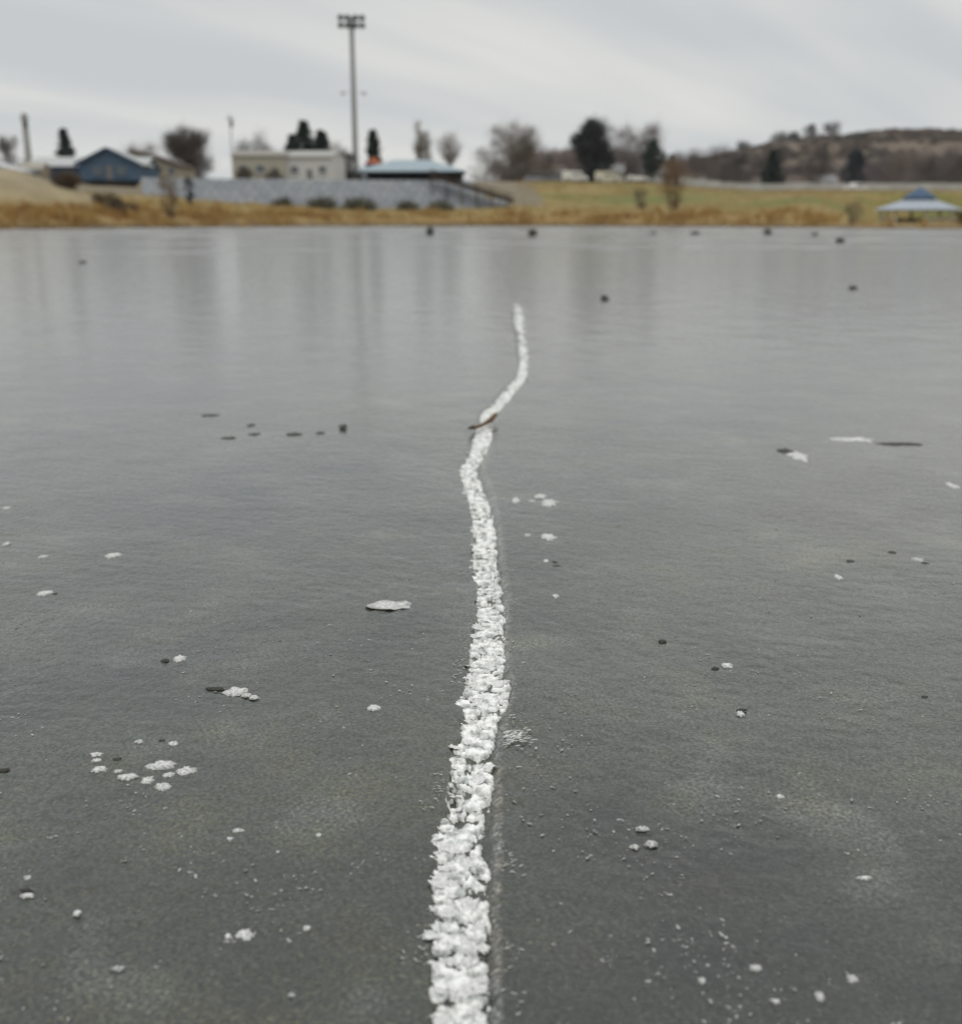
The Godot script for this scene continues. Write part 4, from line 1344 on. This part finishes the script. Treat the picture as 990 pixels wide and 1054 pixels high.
# ---------------------------------------------------------------- vehicles
func vehicle(label: String, x: float, d: float, turn: float, paint: Material, profile: Array, glass_from: float, long: float, wide: float, called: String, category: String) -> void:
	var o := thing(called, label, category, Vector3(x, ground_at(x, d) + 0.02, -d), turn, "vehicles parked behind the bank")
	var st := tool()
	prism(st, profile, wide * 0.5)
	put(o, "body", done(st), paint)
	var glass := mat("car_glass", 0.02, 0.024, 0.03, 0.06, 0.0)
	for s in [-1.0, 1.0]:
		st = tool()
		var gx := glass_from
		box(st, Vector3(gx, 1.34, s * (wide * 0.5 + 0.012)), Vector3(0.95, 0.40, 0.02))
		put(o, "side_window", done(st), glass)
		st = tool()
		box(st, Vector3(gx + 1.05, 1.34, s * (wide * 0.5 + 0.012)), Vector3(0.85, 0.40, 0.02))
		put(o, "side_window", done(st), glass)
		put(o, "headlight", box_mesh(Vector3(0.06, 0.16, 0.34)), mat("headlight_glass", 0.6, 0.6, 0.6, 0.1, 0.0), Vector3(long * 0.5 + 0.01, 0.72, s * wide * 0.36))
		put(o, "tail_light", box_mesh(Vector3(0.06, 0.22, 0.2)), mat("tail_light", 0.25, 0.01, 0.01, 0.2, 0.0), Vector3(-long * 0.5 - 0.01, 0.85, s * wide * 0.42))
		for e in [-1.0, 1.0]:
			st = tool()
			tube(st, Vector3(0, 0, -0.11), Vector3(0, 0, 0.11), 0.34, 0.34, 16, true)
			var w := put(o, "wheel", done(st), mat("tyre", 0.025, 0.025, 0.025, 0.9, 0.0), Vector3(e * long * 0.31, 0.33, s * (wide * 0.5 - 0.08)))
			st = tool()
			tube(st, Vector3(0, 0, -0.125), Vector3(0, 0, 0.125), 0.2, 0.2, 12, true)
			put(w, "rim", done(st), mat("wheel_rim", 0.4, 0.4, 0.41, 0.4, 0.0))
	put(o, "bumper", box_mesh(Vector3(0.12, 0.2, wide * 0.96)), mat("bumper", 0.06, 0.06, 0.06), Vector3(long * 0.5 + 0.03, 0.45, 0))

func build_vehicles() -> void:
	var van := [Vector2(-2.5, 0.35), Vector2(2.5, 0.35), Vector2(2.5, 0.95), Vector2(1.75, 1.12), Vector2(1.15, 2.0), Vector2(-2.3, 2.1), Vector2(-2.5, 1.9)]
	var car := [Vector2(-2.2, 0.32), Vector2(2.2, 0.32), Vector2(2.2, 0.75), Vector2(1.2, 0.98), Vector2(0.55, 1.48), Vector2(-1.1, 1.52), Vector2(-1.8, 1.05), Vector2(-2.2, 0.98)]
	var pickup := [Vector2(-2.7, 0.45), Vector2(2.7, 0.45), Vector2(2.7, 1.05), Vector2(1.45, 1.2), Vector2(0.85, 1.85), Vector2(-0.6, 1.9), Vector2(-0.75, 1.2), Vector2(-2.7, 1.2)]
	var white := mat("car_white", 0.72, 0.72, 0.71, 0.35, 0.0)
	var silver := mat("car_silver", 0.45, 0.46, 0.47, 0.35, 0.0)
	vehicle("white van parked behind the bank, left foot of the dense dark tree", 18.6, 222.0, 0.1, white, van, -0.2, 5.0, 1.9, "parked_van", "van")
	vehicle("cream van parked behind the bank, right foot of the dense dark tree", 25.2, 223.0, -0.05, mat("car_cream", 0.62, 0.60, 0.50, 0.4, 0.0), van, -0.2, 5.0, 1.9, "parked_van", "van")
	vehicle("white car parked behind the bank, next to the cream van", 31.2, 224.0, 0.0, white, car, -0.75, 4.4, 1.75, "parked_car", "car")
	vehicle("silver car parked behind the bank, just left of the orange willow shrub", 36.5, 226.0, 3.1, silver, car, -0.75, 4.4, 1.75, "parked_car", "car")
	vehicle("grey car parked behind the bank, below the tall bare tree", 10.6, 222.0, 0.0, mat("car_grey", 0.22, 0.24, 0.27, 0.35, 0.0), car, -0.75, 4.4, 1.75, "parked_car", "car")
	vehicle("white pickup truck standing before the pale boundary wall on the right", 82.4, 246.0, 0.5, white, pickup, -0.3, 5.4, 1.95, "pickup_truck", "truck")

# ---------------------------------------------------------------- trees
# Shape of the crown: share of the full radius at height t (0 foot of the crown, 1 tip).
func crown_radius(shape: String, t: float) -> float:
	match shape:
		"oval": return pow(maxf(0.0, sin(PI * pow(t, 0.8) * 0.98 + 0.05)), 0.75)
		"round": return pow(maxf(0.0, 1.0 - pow(absf(t - 0.42) / 0.6, 2.6)), 0.5)
		"dome": return pow(maxf(0.0, 1.0 - pow(t, 3.2)), 0.5) * (0.75 + 0.25 * smoothstep(0.0, 0.3, t))
		"column": return pow(maxf(0.0, sin(PI * (0.12 + 0.86 * t))), 0.5)
		"umbrella": return smoothstep(0.0, 0.7, t) * pow(maxf(0.0, 1.02 - t), 0.35) * 1.1
		"shrub": return smoothstep(-0.2, 0.6, t) * pow(maxf(0.0, 1.02 - t), 0.3)
	return 1.0 - t

# A leafless tree: trunk with limbs, and a crown of fine twigs that fill the crown's volume.
func bare_tree(label: String, called: String, category: String, x: float, d: float, top: float, radius: float, shape: String, bark: Color, twig_color: Color, sd: int, twigs := 2600, foot := 0.2, stems := 1, group := "", sunk := 0.2) -> void:
	var rng := RandomNumberGenerator.new()
	rng.seed = sd
	var base := ground_at(x, d) if d < 355.0 else maxf(ground_at(x, d), hill_at(x, d))
	var high := top - base
	var o := thing(called, label, category, Vector3(x, base - sunk, -d), 0.0, group)
	high += sunk
	var wood := tool()
	var fine := tool()
	var limbs := []
	var r0 := high * 0.022 / sqrt(stems)
	for s in stems:
		var lean := Vector3(rng.randfn() * 0.06, 1, rng.randfn() * 0.06) * high * 0.72
		var start := Vector3.ZERO
		if stems > 1:
			var a := TAU * s / stems
			start = Vector3(cos(a), 0, sin(a)) * radius * 0.12
			lean = Vector3(cos(a) * radius * 0.55, high * rng.randf_range(0.55, 0.8), sin(a) * radius * 0.55)
		var p := start
		for k in 5:
			var q := start + lean * ((k + 1) / 5.0) + Vector3(rng.randfn(), 0, rng.randfn()) * high * 0.008
			tube(wood, p, q, r0 * (1.0 - 0.16 * k), r0 * (0.84 - 0.16 * k), 6)
			p = q
		for k in 16 / stems + 3:
			var t := pow(rng.randf(), 0.8)
			var y := lerpf(foot, 1.0, t)
			var a := rng.randf() * TAU
			var r := crown_radius(shape, t) * radius * rng.randf_range(0.55, 1.0)
			var tip := Vector3(cos(a) * r, y * high, sin(a) * r) + (lean * 0.25 if stems > 1 else Vector3.ZERO) * Vector3(1, 0, 1)
			var from_t := clampf((y - 0.16 - 0.25 * rng.randf()) / 0.72, 0.08, 0.95)
			var from := start + lean * from_t
			var bend := (from + tip) * 0.5 + Vector3(cos(a), -0.3, sin(a)) * r * 0.22
			limbs.append([from, bend, tip])
			var prev: Vector3 = from
			for j in 4:
				var u := (j + 1) / 4.0
				var q := from.lerp(bend, u).lerp(bend.lerp(tip, u), u)
				tube(wood, prev, q, r0 * 0.42 * (1.0 - 0.2 * j), r0 * 0.42 * (0.8 - 0.2 * j), 5)
				prev = q
	var size := clampf(high * 0.13, 0.5, 1.7)
	for k in twigs:
		var l: Array = limbs[rng.randi() % limbs.size()]
		var u := pow(rng.randf(), 0.55)
		var p: Vector3 = l[0].lerp(l[1], u).lerp(l[1].lerp(l[2], u), u)
		var t := clampf((p.y / high - foot) / (1.0 - foot), 0.0, 1.0)
		p += Vector3(rng.randfn(), rng.randfn() * 0.7, rng.randfn()) * radius * 0.15
		var reach := crown_radius(shape, t) * radius * 1.12 + 0.2
		var flat := Vector2(p.x, p.z)
		if stems == 1 and flat.length() > reach:
			flat = flat.normalized() * reach * rng.randf_range(0.7, 1.0)
			p = Vector3(flat.x, p.y, flat.y)
		var dir := (Vector3(p.x, 0, p.z).normalized() * 0.5 + Vector3(rng.randfn(), rng.randfn() + 1.1, rng.randfn()) * 0.5).normalized()
		var n := size * rng.randf_range(0.5, 1.2)
		tube(fine, p, p + dir * n, 0.030 * (0.6 + size * 0.4), 0.0, 3)
	put(o, "trunk", done(wood), mat("bark_%s" % bark.to_html(), bark.r, bark.g, bark.b, 0.9, 1.0))
	put(o, "crown", done(fine), mat("twig_%s" % twig_color.to_html(), twig_color.r, twig_color.g, twig_color.b, 0.9, 2.0))

# An evergreen: whorls of drooping boughs set with needle sprays.
func conifer(label: String, x: float, d: float, top: float, radius: float, color: Color, sd: int, columnar := false, category := "conifer", called := "conifer_tree") -> void:
	var rng := RandomNumberGenerator.new()
	rng.seed = sd
	var base := ground_at(x, d) if d < 355.0 else maxf(ground_at(x, d), hill_at(x, d))
	var high := top - base + 0.2
	var o := thing(called, label, category, Vector3(x, base - 0.2, -d), 0.0, "evergreens on the skyline")
	var wood := tool()
	tube(wood, Vector3.ZERO, Vector3(0, high * 0.97, 0), high * 0.022, 0.02, 7)
	var leaf := tool()
	var whorls := 26
	for k in whorls:
		var t := k / float(whorls)
		var y := high * lerpf(0.06, 1.0, t)
		var r := radius * (pow(1.0 - t, 0.85) if not columnar else crown_radius("oval", 0.15 + 0.85 * t)) * rng.randf_range(0.75, 1.1) + 0.1
		for b in 9:
			var a := rng.randf() * TAU
			var out := Vector3(cos(a), -0.22 if not columnar else 1.3, sin(a))
			var tip := Vector3(0, y, 0) + out * r * rng.randf_range(0.7, 1.1) * (1.0 if not columnar else 0.8)
			tube(wood, Vector3(0, y, 0), tip, 0.03, 0.01, 3)
			for s in 12:
				var u := rng.randf_range(0.15, 1.05)
				var p := Vector3(0, y, 0).lerp(tip, u)
				var n := (0.18 + 0.055 * radius) * rng.randf_range(0.7, 1.4)
				var dir := (out + Vector3(rng.randfn(), rng.randfn() * 0.7, rng.randfn()) * 0.8).normalized()
				var side := dir.cross(Vector3(rng.randfn(), rng.randfn(), rng.randfn())).normalized()
				tri(leaf, p - side * n * 0.5, p + dir * n * 1.8, p + side * n * 0.5)
	put(o, "trunk", done(wood), mat("conifer_bark", 0.06, 0.045, 0.035, 0.9, 1.0))
	put(o, "crown", done(leaf), mat("needle_%s" % color.to_html(), color.r, color.g, color.b, 0.85, 2.0))

func round_evergreen(label: String, called: String, category: String, x: float, d: float, top: float, radius: float, color: Color, sd: int, shape := "oval", foot := 0.15, leaves := 4200, group := "") -> void:
	var rng := RandomNumberGenerator.new()
	rng.seed = sd
	var base := ground_at(x, d) if d < 355.0 else maxf(ground_at(x, d), hill_at(x, d))
	var high := top - base + 0.2
	var o := thing(called, label, category, Vector3(x, base - 0.2, -d), 0.0, group)
	var wood := tool()
	tube(wood, Vector3.ZERO, Vector3(0, high * 0.8, 0), high * 0.025, high * 0.008, 7)
	var leaf := tool()
	var clumps := []
	for k in 60:
		var t := rng.randf()
		var a := rng.randf() * TAU
		var r := crown_radius(shape, t) * radius * sqrt(rng.randf()) * 0.95
		var p := Vector3(cos(a) * r, lerpf(foot, 0.97, t) * high, sin(a) * r)
		clumps.append(p)
		tube(wood, Vector3(0, maxf(0.0, p.y - r * 0.8), 0), p, high * 0.006, 0.01, 4)
	var n := clampf(radius * 0.085, 0.10, 0.34)
	for k in leaves:
		var c: Vector3 = clumps[rng.randi() % clumps.size()]
		var p: Vector3 = c + Vector3(rng.randfn(), rng.randfn() * 0.9, rng.randfn()) * radius * 0.14
		if p.y < 0.05:
			continue
		var dir := Vector3(rng.randfn(), rng.randfn() + 0.5, rng.randfn()).normalized()
		var side := dir.cross(Vector3(rng.randfn(), rng.randfn(), rng.randfn())).normalized()
		tri(leaf, p - side * n * 0.6, p + dir * n * 1.6, p + side * n * 0.6)
	put(o, "trunk", done(wood), mat("conifer_bark", 0.06, 0.045, 0.035, 0.9, 1.0))
	put(o, "crown", done(leaf), mat("leaf_%s" % color.to_html(), color.r, color.g, color.b, 0.85, 2.0))

func build_trees() -> void:
	var grey := Color(0.16, 0.14, 0.12)
	var sky := "trees on the skyline"
	bare_tree("bare tree cut by the left picture edge behind the white shed", "bare_tree", "tree", -83.5, 200.0, 15.2, 3.6, "oval", grey, Color(0.13, 0.115, 0.105), 101, 2000, 0.2, 1, sky)
	bare_tree("broad dense brown leafless tree behind the cream house", "bare_tree", "tree", -54.4, 210.0, 16.9, 5.6, "dome", Color(0.09, 0.07, 0.055), Color(0.115, 0.085, 0.065), 102, 10000, 0.02, 1, sky)
	bare_tree("small brown leafless tree right behind the blue gable's ridge", "bare_tree", "tree", -61.5, 205.0, 14.2, 4.6, "round", Color(0.12, 0.10, 0.08), Color(0.20, 0.16, 0.13), 132, 2000, 0.12, 1, sky)
	bare_tree("wispy grey bare tree beside the thin utility pole", "bare_tree", "tree", -43.4, 215.0, 17.6, 4.6, "umbrella", grey, Color(0.17, 0.155, 0.145), 103, 1900, 0.2, 1, sky)
	bare_tree("pale bare tree between the dark spruce pair and the mast", "bare_tree", "tree", -28.5, 225.0, 16.0, 3.4, "oval", grey, Color(0.24, 0.22, 0.20), 104, 1500, 0.2, 1, sky)
	bare_tree("slender pale leafless poplar right of the mast", "poplar_tree", "tree", -11.9, 230.0, 20.9, 1.7, "column", Color(0.30, 0.26, 0.21), Color(0.34, 0.30, 0.25), 105, 1500, 0.08, 1, sky)
	bare_tree("flat-topped sparse bare tree between poplar and tall bare tree", "bare_tree", "tree", -6.1, 220.0, 16.8, 3.8, "umbrella", Color(0.20, 0.17, 0.14), Color(0.22, 0.19, 0.165), 106, 1100, 0.35, 1, sky)
	bare_tree("tall pinkish-grey bare tree in the middle of the skyline", "bare_tree", "tree", 6.6, 240.0, 21.4, 6.3, "round", Color(0.24, 0.20, 0.16), Color(0.29, 0.245, 0.205), 107, 5200, 0.1, 1, sky)
	bare_tree("low pale bare tree at the left foot of the tall bare tree", "bare_tree", "tree", 1.0, 238.0, 15.2, 4.0, "round", Color(0.26, 0.22, 0.18), Color(0.27, 0.23, 0.185), 108, 1700, 0.1, 1, sky)
	bare_tree("wide grey bare tree behind the round dark green tree", "bare_tree", "tree", 37.6, 270.0, 22.6, 7.6, "round", Color(0.17, 0.14, 0.13), Color(0.26, 0.225, 0.215), 109, 5000, 0.15, 1, sky)
	# the dense dark tree: evergreen mass with bare tips
	round_evergreen("dense very dark oval tree, darkest on the skyline", "dark_tree", "tree", 23.2, 240.0, 21.0, 5.0, Color(0.028, 0.028, 0.03), 110, "oval", 0.04, 6500, sky)
	bare_tree("dark bare tree whose twigs stand out above the dense dark tree", "bare_tree", "tree", 23.6, 241.0, 22.4, 5.4, "oval", Color(0.03, 0.028, 0.028), Color(0.05, 0.046, 0.045), 111, 3600, 0.3, 1, sky)
	round_evergreen("round dark green tree right of the dense dark tree", "round_tree", "tree", 38.7, 254.0, 18.2, 3.2, Color(0.025, 0.045, 0.03), 112, "oval", 0.30, 2600, sky)
	conifer("small conifer standing above the blue house roof", -84.9, 230.0, 18.9, 3.4, Color(0.022, 0.042, 0.033), 120)
	conifer("broad dark spruce, left and taller of the pair behind the homes", -37.6, 240.0, 21.2, 5.6, Color(0.018, 0.040, 0.026), 121)
	conifer("broad dark spruce, right of the pair behind the homes", -34.2, 242.0, 19.4, 5.2, Color(0.018, 0.040, 0.028), 122)
	conifer("low dark spruce at the left side of the pair behind the homes", -40.6, 243.0, 18.6, 4.4, Color(0.02, 0.042, 0.03), 127)
	conifer("slender dark green cypress right of the mast", -19.6, 205.0, 16.3, 1.7, Color(0.018, 0.045, 0.022), 123, true)
	conifer("small blue-green conifer left of the dense dark tree", 18.2, 300.0, 17.3, 3.2, Color(0.05, 0.07, 0.075), 124)
	conifer("dark green pyramid conifer before the left part of the hill", 75.3, 290.0, 18.4, 4.2, Color(0.02, 0.04, 0.022), 125)
	round_evergreen("dark blue-grey round tree before the middle of the hill", "round_tree", "tree", 110.0, 330.0, 21.0, 3.8, Color(0.035, 0.042, 0.055), 126, "oval", 0.1, 3200, sky)
	conifer("small dark conifer just right of the round dark green tree", 47.6, 280.0, 16.8, 2.2, Color(0.02, 0.04, 0.028), 128)
	# small leafless trees in front of and along the foot of the hill
	var low := [
		[11.8, 290.0, 14.6, 3.0, "low bare tree right of the tall bare tree's foot", 0.20], [29.5, 300.0, 16.0, 3.6, "low bare tree showing right of the dense dark tree", 0.17],
		[46.0, 290.0, 17.4, 4.0, "low brown bare tree behind the orange willow shrub", 0.16], [53.5, 310.0, 17.6, 4.2, "low bare tree right above the orange willow shrub", 0.17],
		[63.0, 330.0, 20.5, 5.0, "bare tree on the left foot of the hill", 0.15], [71.5, 335.0, 22.0, 5.2, "bare tree behind the pale green shed", 0.13],
		[83.0, 330.0, 20.0, 4.4, "bare tree just right of the pyramid conifer", 0.14], [92.0, 340.0, 22.5, 5.0, "bare tree behind the two small houses at the hill's foot", 0.12],
		[101.0, 335.0, 21.0, 4.6, "bare tree left of the blue-grey round tree", 0.15], [118.0, 330.0, 21.5, 4.8, "bare tree right of the blue-grey round tree", 0.19],
		[126.0, 320.0, 21.0, 4.8, "pale bare tree above the gazebo's left half", 0.24], [133.0, 325.0, 20.0, 4.4, "bare tree straight above the gazebo", 0.16],
		[140.0, 330.0, 22.5, 5.0, "reddish bare tree above the gazebo's right half", 0.18], [148.0, 335.0, 20.5, 4.4, "bare tree at the right picture edge before the hill", 0.16],
	]
	low.append_array([
		[14.4, 256.0, 14.4, 3.0, "small bare tree between the tall bare tree and the blue-grey far house", 0.25], [33.0, 264.0, 16.2, 3.4, "small bare tree behind the white parked car", 0.24],
		[46.2, 258.0, 16.0, 3.4, "pale brown bare tree just behind the orange willow shrub's right side", 0.23], [52.6, 261.0, 15.0, 3.2, "small bare tree at the left end of the pale boundary wall", 0.19],
		[60.5, 262.0, 15.6, 3.4, "grey-brown bare tree behind the boundary wall, left of the green shed", 0.17],
		[81.0, 268.0, 15.0, 3.0, "small bare tree behind the white pickup truck", 0.19],
		[98.0, 266.0, 17.0, 3.6, "tall pale bare tree behind the boundary wall, left above the gazebo", 0.25], [106.5, 264.0, 15.8, 3.4, "bare tree behind the boundary wall, right above the gazebo", 0.2],
		[113.0, 268.0, 16.5, 3.6, "bare tree behind the boundary wall at the right picture edge", 0.22],
	])
	var k := 0
	for t in low:
		var v: float = t[5]
		bare_tree(t[4], "bare_tree", "tree", t[0], t[1], t[2], t[3] * 1.35, "round" if k % 2 else "oval", Color(v, v * 0.82, v * 0.7), Color(v, v * (0.80 if k % 3 else 0.84), v * (0.70 if k % 3 else 0.80)), 200 + k, 3200, 0.05, 1, "low trees before the hill")
		k += 1
	# leafless wood between the houses and the slope, one mass at this distance
	var st := tool()
	var rng := RandomNumberGenerator.new()
	rng.seed = 88
	tube(st, Vector3.ZERO, Vector3(0, 0.7, 0), 0.03, 0.01, 4)
	for j in 150:
		var a := rng.randf() * TAU
		var p := Vector3(cos(a), 0, sin(a)) * 0.34 * sqrt(rng.randf()) + Vector3(0, rng.randf_range(0.12, 0.85), 0)
		tube(st, p, p + (p * Vector3(1.2, 0.2, 1.2) + Vector3(rng.randfn() * 0.1, 0.25, rng.randfn() * 0.1)).normalized() * rng.randf_range(0.10, 0.22), 0.011, 0.0, 3)
	scatter("far_wood", "leafless grey-brown wood along the foot of the hill", done(st), tinted("scrub"), 2300, func(r: RandomNumberGenerator):
		var d := r.randf_range(345.0, 470.0)
		var x := d * r.randf_range(0.0, 0.5)
		var y := ground_at(x, d) if d < 362.0 or x < 62.0 else maxf(ground_at(x, d), hill_at(x, d))
		if r.randf() > smoothstep(0.0, 0.09, x / d):
			return null
		var size := r.randf_range(4.0, 8.5) * (1.0 + 0.55 * smoothstep(0.2, 0.1, x / d))
		var v := r.randf_range(0.12, 0.24) * (1.0 if x / d > 0.2 else 1.3)
		return [Transform3D(Basis(Vector3.UP, r.randf() * TAU).scaled(Vector3(size * 1.1, size, size * 1.1)), Vector3(x, y - 0.3, -d)), Color(v, v * 0.80, v * r.randf_range(0.68, 0.80))], 89)
	# on the crest of the hill
	var crest := [[113.0, 4.2, 3.6, "bare tree on the lowest part of the hill crest"], [139.0, 4.8, 4.0, "dark tree low on the hill crest, left of the crest group"], [158.0, 6.0, 4.2, "leftmost tree of the crest group"], [174.0, 8.0, 3.4, "slim tree of the crest group"], [185.5, 8.2, 4.6, "darkest tree of the crest group, right end"], [165.0, 5.0, 3.6, "low tree between the crest group's left and slim trees"]]
	k = 0
	for t in crest:
		round_evergreen(t[3], "crest_tree", "tree", t[0], 598.0, hill_at(t[0], 598.0) + t[1] * 0.85, t[2] * 1.5, Color(0.07, 0.07, 0.055) if k % 2 else Color(0.085, 0.075, 0.06), 300 + k, "shrub", 0.1, 1300, "trees on the hill crest")
		k += 1

# ---------------------------------------------------------------- plants on the bank
func build_shore_plants() -> void:
	var near := "shrubs along the bank"
	bare_tree("orange-brown leafless willow shrub on the right bank", "willow_shrub", "shrub", 23.3, 135.0, 7.6, 2.2, "shrub", Color(0.16, 0.095, 0.05), Color(0.27, 0.165, 0.085), 401, 1150, 0.12, 5, near)
	bare_tree("small reddish bare shrub left of the orange willow shrub", "bare_shrub", "shrub", 20.2, 141.0, 4.6, 1.2, "shrub", Color(0.14, 0.10, 0.08), Color(0.20, 0.14, 0.11), 402, 420, 0.1, 4, near)
	bare_tree("tall brown bare shrub before the left end of the grey wall", "bare_shrub", "shrub", -28.8, 103.0, 4.6, 1.3, "shrub", Color(0.11, 0.075, 0.04), Color(0.24, 0.155, 0.07), 403, 650, 0.08, 5, near)
	bare_tree("dark brown bush on the flank of the earth heap", "bare_shrub", "shrub", -39.6, 107.0, 5.0, 1.7, "shrub", Color(0.08, 0.05, 0.03), Color(0.125, 0.08, 0.04), 404, 2000, 0.02, 6, near)
	bare_tree("low dark brown bush below the earth heap, left of the tall shrub", "bare_shrub", "shrub", -33.4, 100.0, 3.0, 1.5, "shrub", Color(0.07, 0.05, 0.03), Color(0.105, 0.075, 0.045), 405, 1500, 0.02, 6, near)
	bare_tree("knee-high dark bush at the foot of the heap, nearest the ice", "bare_shrub", "shrub", -31.0, 97.5, 2.0, 1.1, "shrub", Color(0.07, 0.05, 0.03), Color(0.12, 0.085, 0.05), 406, 1000, 0.02, 5, near)
	round_evergreen("narrow dark juniper before the grey wall's left end", "juniper_shrub", "shrub", -33.2, 127.0, 5.4, 0.75, Color(0.05, 0.06, 0.07), 407, "column", 0.03, 900, near)
	bare_tree("thin bare sapling left of the gazebo by the ice", "bare_shrub", "shrub", 30.9, 92.0, 2.5, 1.0, "shrub", Color(0.13, 0.10, 0.07), Color(0.20, 0.15, 0.10), 408, 200, 0.1, 4, near)
	round_evergreen("dark low bush at the right picture edge by the gazebo", "juniper_shrub", "shrub", 36.0, 82.5, 1.15, 0.7, Color(0.05, 0.05, 0.035), 409, "shrub", 0.02, 700, near)
	bare_tree("dark brown thicket between the white home and the mast", "bare_shrub", "shrub", -22.0, 184.0, 11.2, 1.9, "shrub", Color(0.06, 0.045, 0.035), Color(0.075, 0.06, 0.045), 410, 2600, 0.02, 5, near)
	bare_tree("dark thicket right under the mast", "bare_shrub", "shrub", -18.9, 176.0, 8.6, 1.6, "shrub", Color(0.05, 0.04, 0.035), Color(0.06, 0.05, 0.045), 411, 1700, 0.02, 5, near)
	bare_tree("brown hedge bush before the tan home's front", "bare_shrub", "shrub", -34.5, 163.5, 8.0, 1.7, "shrub", Color(0.08, 0.065, 0.045), Color(0.13, 0.105, 0.065), 412, 1600, 0.02, 5, near)
	bare_tree("brown hedge bush at the joint of tan and white home", "bare_shrub", "shrub", -30.2, 163.5, 7.9, 1.6, "shrub", Color(0.08, 0.065, 0.045), Color(0.11, 0.09, 0.06), 413, 1600, 0.02, 5, near)
	var feet := [[-25.0, "leftmost"], [-20.2, "second"], [-15.6, "third"], [-9.6, "fourth"], [-5.4, "rightmost"]]
	var k := 0
	for f in feet:
		var x: float = f[0]
		var d := wall_distance(x) - 2.4
		round_evergreen("dull green low shrub at the grey wall's foot, %s of five" % f[1], "wall_shrub", "shrub", x, d, ground_at(x, d) + 0.75 + 0.2 * (k % 2), 1.9 + 0.5 * (k % 3), Color(0.15, 0.15, 0.10), 420 + k, "shrub", 0.02, 1100, "shrubs at the foot of the wall")
		k += 1
	# dry reeds by the ice and straw-coloured grass on the bank
	var rng := RandomNumberGenerator.new()
	rng.seed = 61
	var st := tool()
	for b in 11:
		var a := rng.randf() * TAU
		var foot := Vector3(cos(a), 0, sin(a)) * rng.randf_range(0.02, 0.30)
		var lean := Vector3(cos(a), 0, sin(a)) * rng.randf_range(0.05, 0.35) + Vector3(rng.randfn(), 0, rng.randfn()) * 0.08
		var high := rng.randf_range(0.6, 1.05)
		var side := Vector3(-sin(a), 0, cos(a)) * 0.022
		var mid := foot + lean * 0.35 + Vector3(0, high * 0.55, 0)
		quad(st, foot - side, mid - side * 0.8, mid + side * 0.8, foot + side)
		tri(st, mid - side * 0.8, foot + lean + Vector3(0, high, 0), mid + side * 0.8)
	var tuft := done(st)
	var reed := tinted("dry_reed", 0.9)
	reed.backlight_enabled = true
	reed.backlight = Color(0.3, 0.3, 0.3)
	scatter("shore_reeds", "tawny dry reeds fringing the ice along the shore", tuft, reed, 26000, func(r: RandomNumberGenerator):
		var x := r.randf_range(-60.0, 62.0)
		var d := r.randf_range(45.0, 150.0)
		var s := beyond_shore(x, d)
		var tall := noise_soft.get_noise_2d(x * 0.12, d * 0.12)
		if s < -0.1 - 1.5 * maxf(0.0, tall) or s > 7.0 + 5.0 * tall or absf(x / d) > 0.55:
			return null
		if absf(x - 0.3935 * d) < 7.0 and d < 131.0 and x > 0.0 and r.randf() < 0.9:
			return null
		var size := r.randf_range(0.5, 1.1) * (0.8 + 1.2 * tall)
		var c := Color(0.37, 0.22, 0.06).lerp(Color(0.42, 0.29, 0.115), r.randf())
		if noise_soft.get_noise_2d(x * 0.2 + 60.0, d * 0.2) > 0.12:
			c = Color(0.30, 0.165, 0.055).lerp(c, 0.4 * r.randf())
		return [Transform3D(Basis(Vector3.UP, r.randf() * TAU).scaled(Vector3(size * 1.2, size, size * 1.2)), Vector3(x, maxf(ground_at(x, d), 0.0) - 0.03, -d)), c], 62)
	scatter("bank_grass", "pale dry grass on the slope above the reeds", tuft, reed, 30000, func(r: RandomNumberGenerator):
		var x := r.randf_range(-60.0, 80.0)
		var d := r.randf_range(60.0, 215.0)
		var s := beyond_shore(x, d)
		if s < 5.0 or absf(x / d) > 0.52 or (x < 6.0 and d > wall_distance(x) - 0.6):
			return null
		var patch := noise_soft.get_noise_2d(x * 0.09 + 12.0, d * 0.09)
		if patch < -0.12 + 0.3 * r.randf() - 0.15:
			return null
		if pow((x + 46.0) / 11.0, 2) + pow((d - 107.0) / 9.0, 2) < 1.0 and r.randf() < 0.92:
			return null
		if absf(x - 0.3935 * d) < 8.0 and d < 134.0 and x > 0.0 and r.randf() < 0.8:
			return null
		var green := exp(-pow((x - 25.0) / 10.0, 2) - pow((d - 158.0) / 12.0, 2)) + exp(-pow((x - 38.0) / 9.0, 2) - pow((d - 132.0) / 7.0, 2))
		if r.randf() < green * 1.4 or (x > 5.0 and s > 14.0 and r.randf() < 0.25):
			return null
		var size := r.randf_range(0.25, 0.55)
		var c := Color(0.32, 0.22, 0.075).lerp(Color(0.41, 0.30, 0.125), r.randf())
		return [Transform3D(Basis(Vector3.UP, r.randf() * TAU).scaled(Vector3(size * 1.6, size, size * 1.6)), Vector3(x, ground_at(x, d) - 0.03, -d)), c], 63)
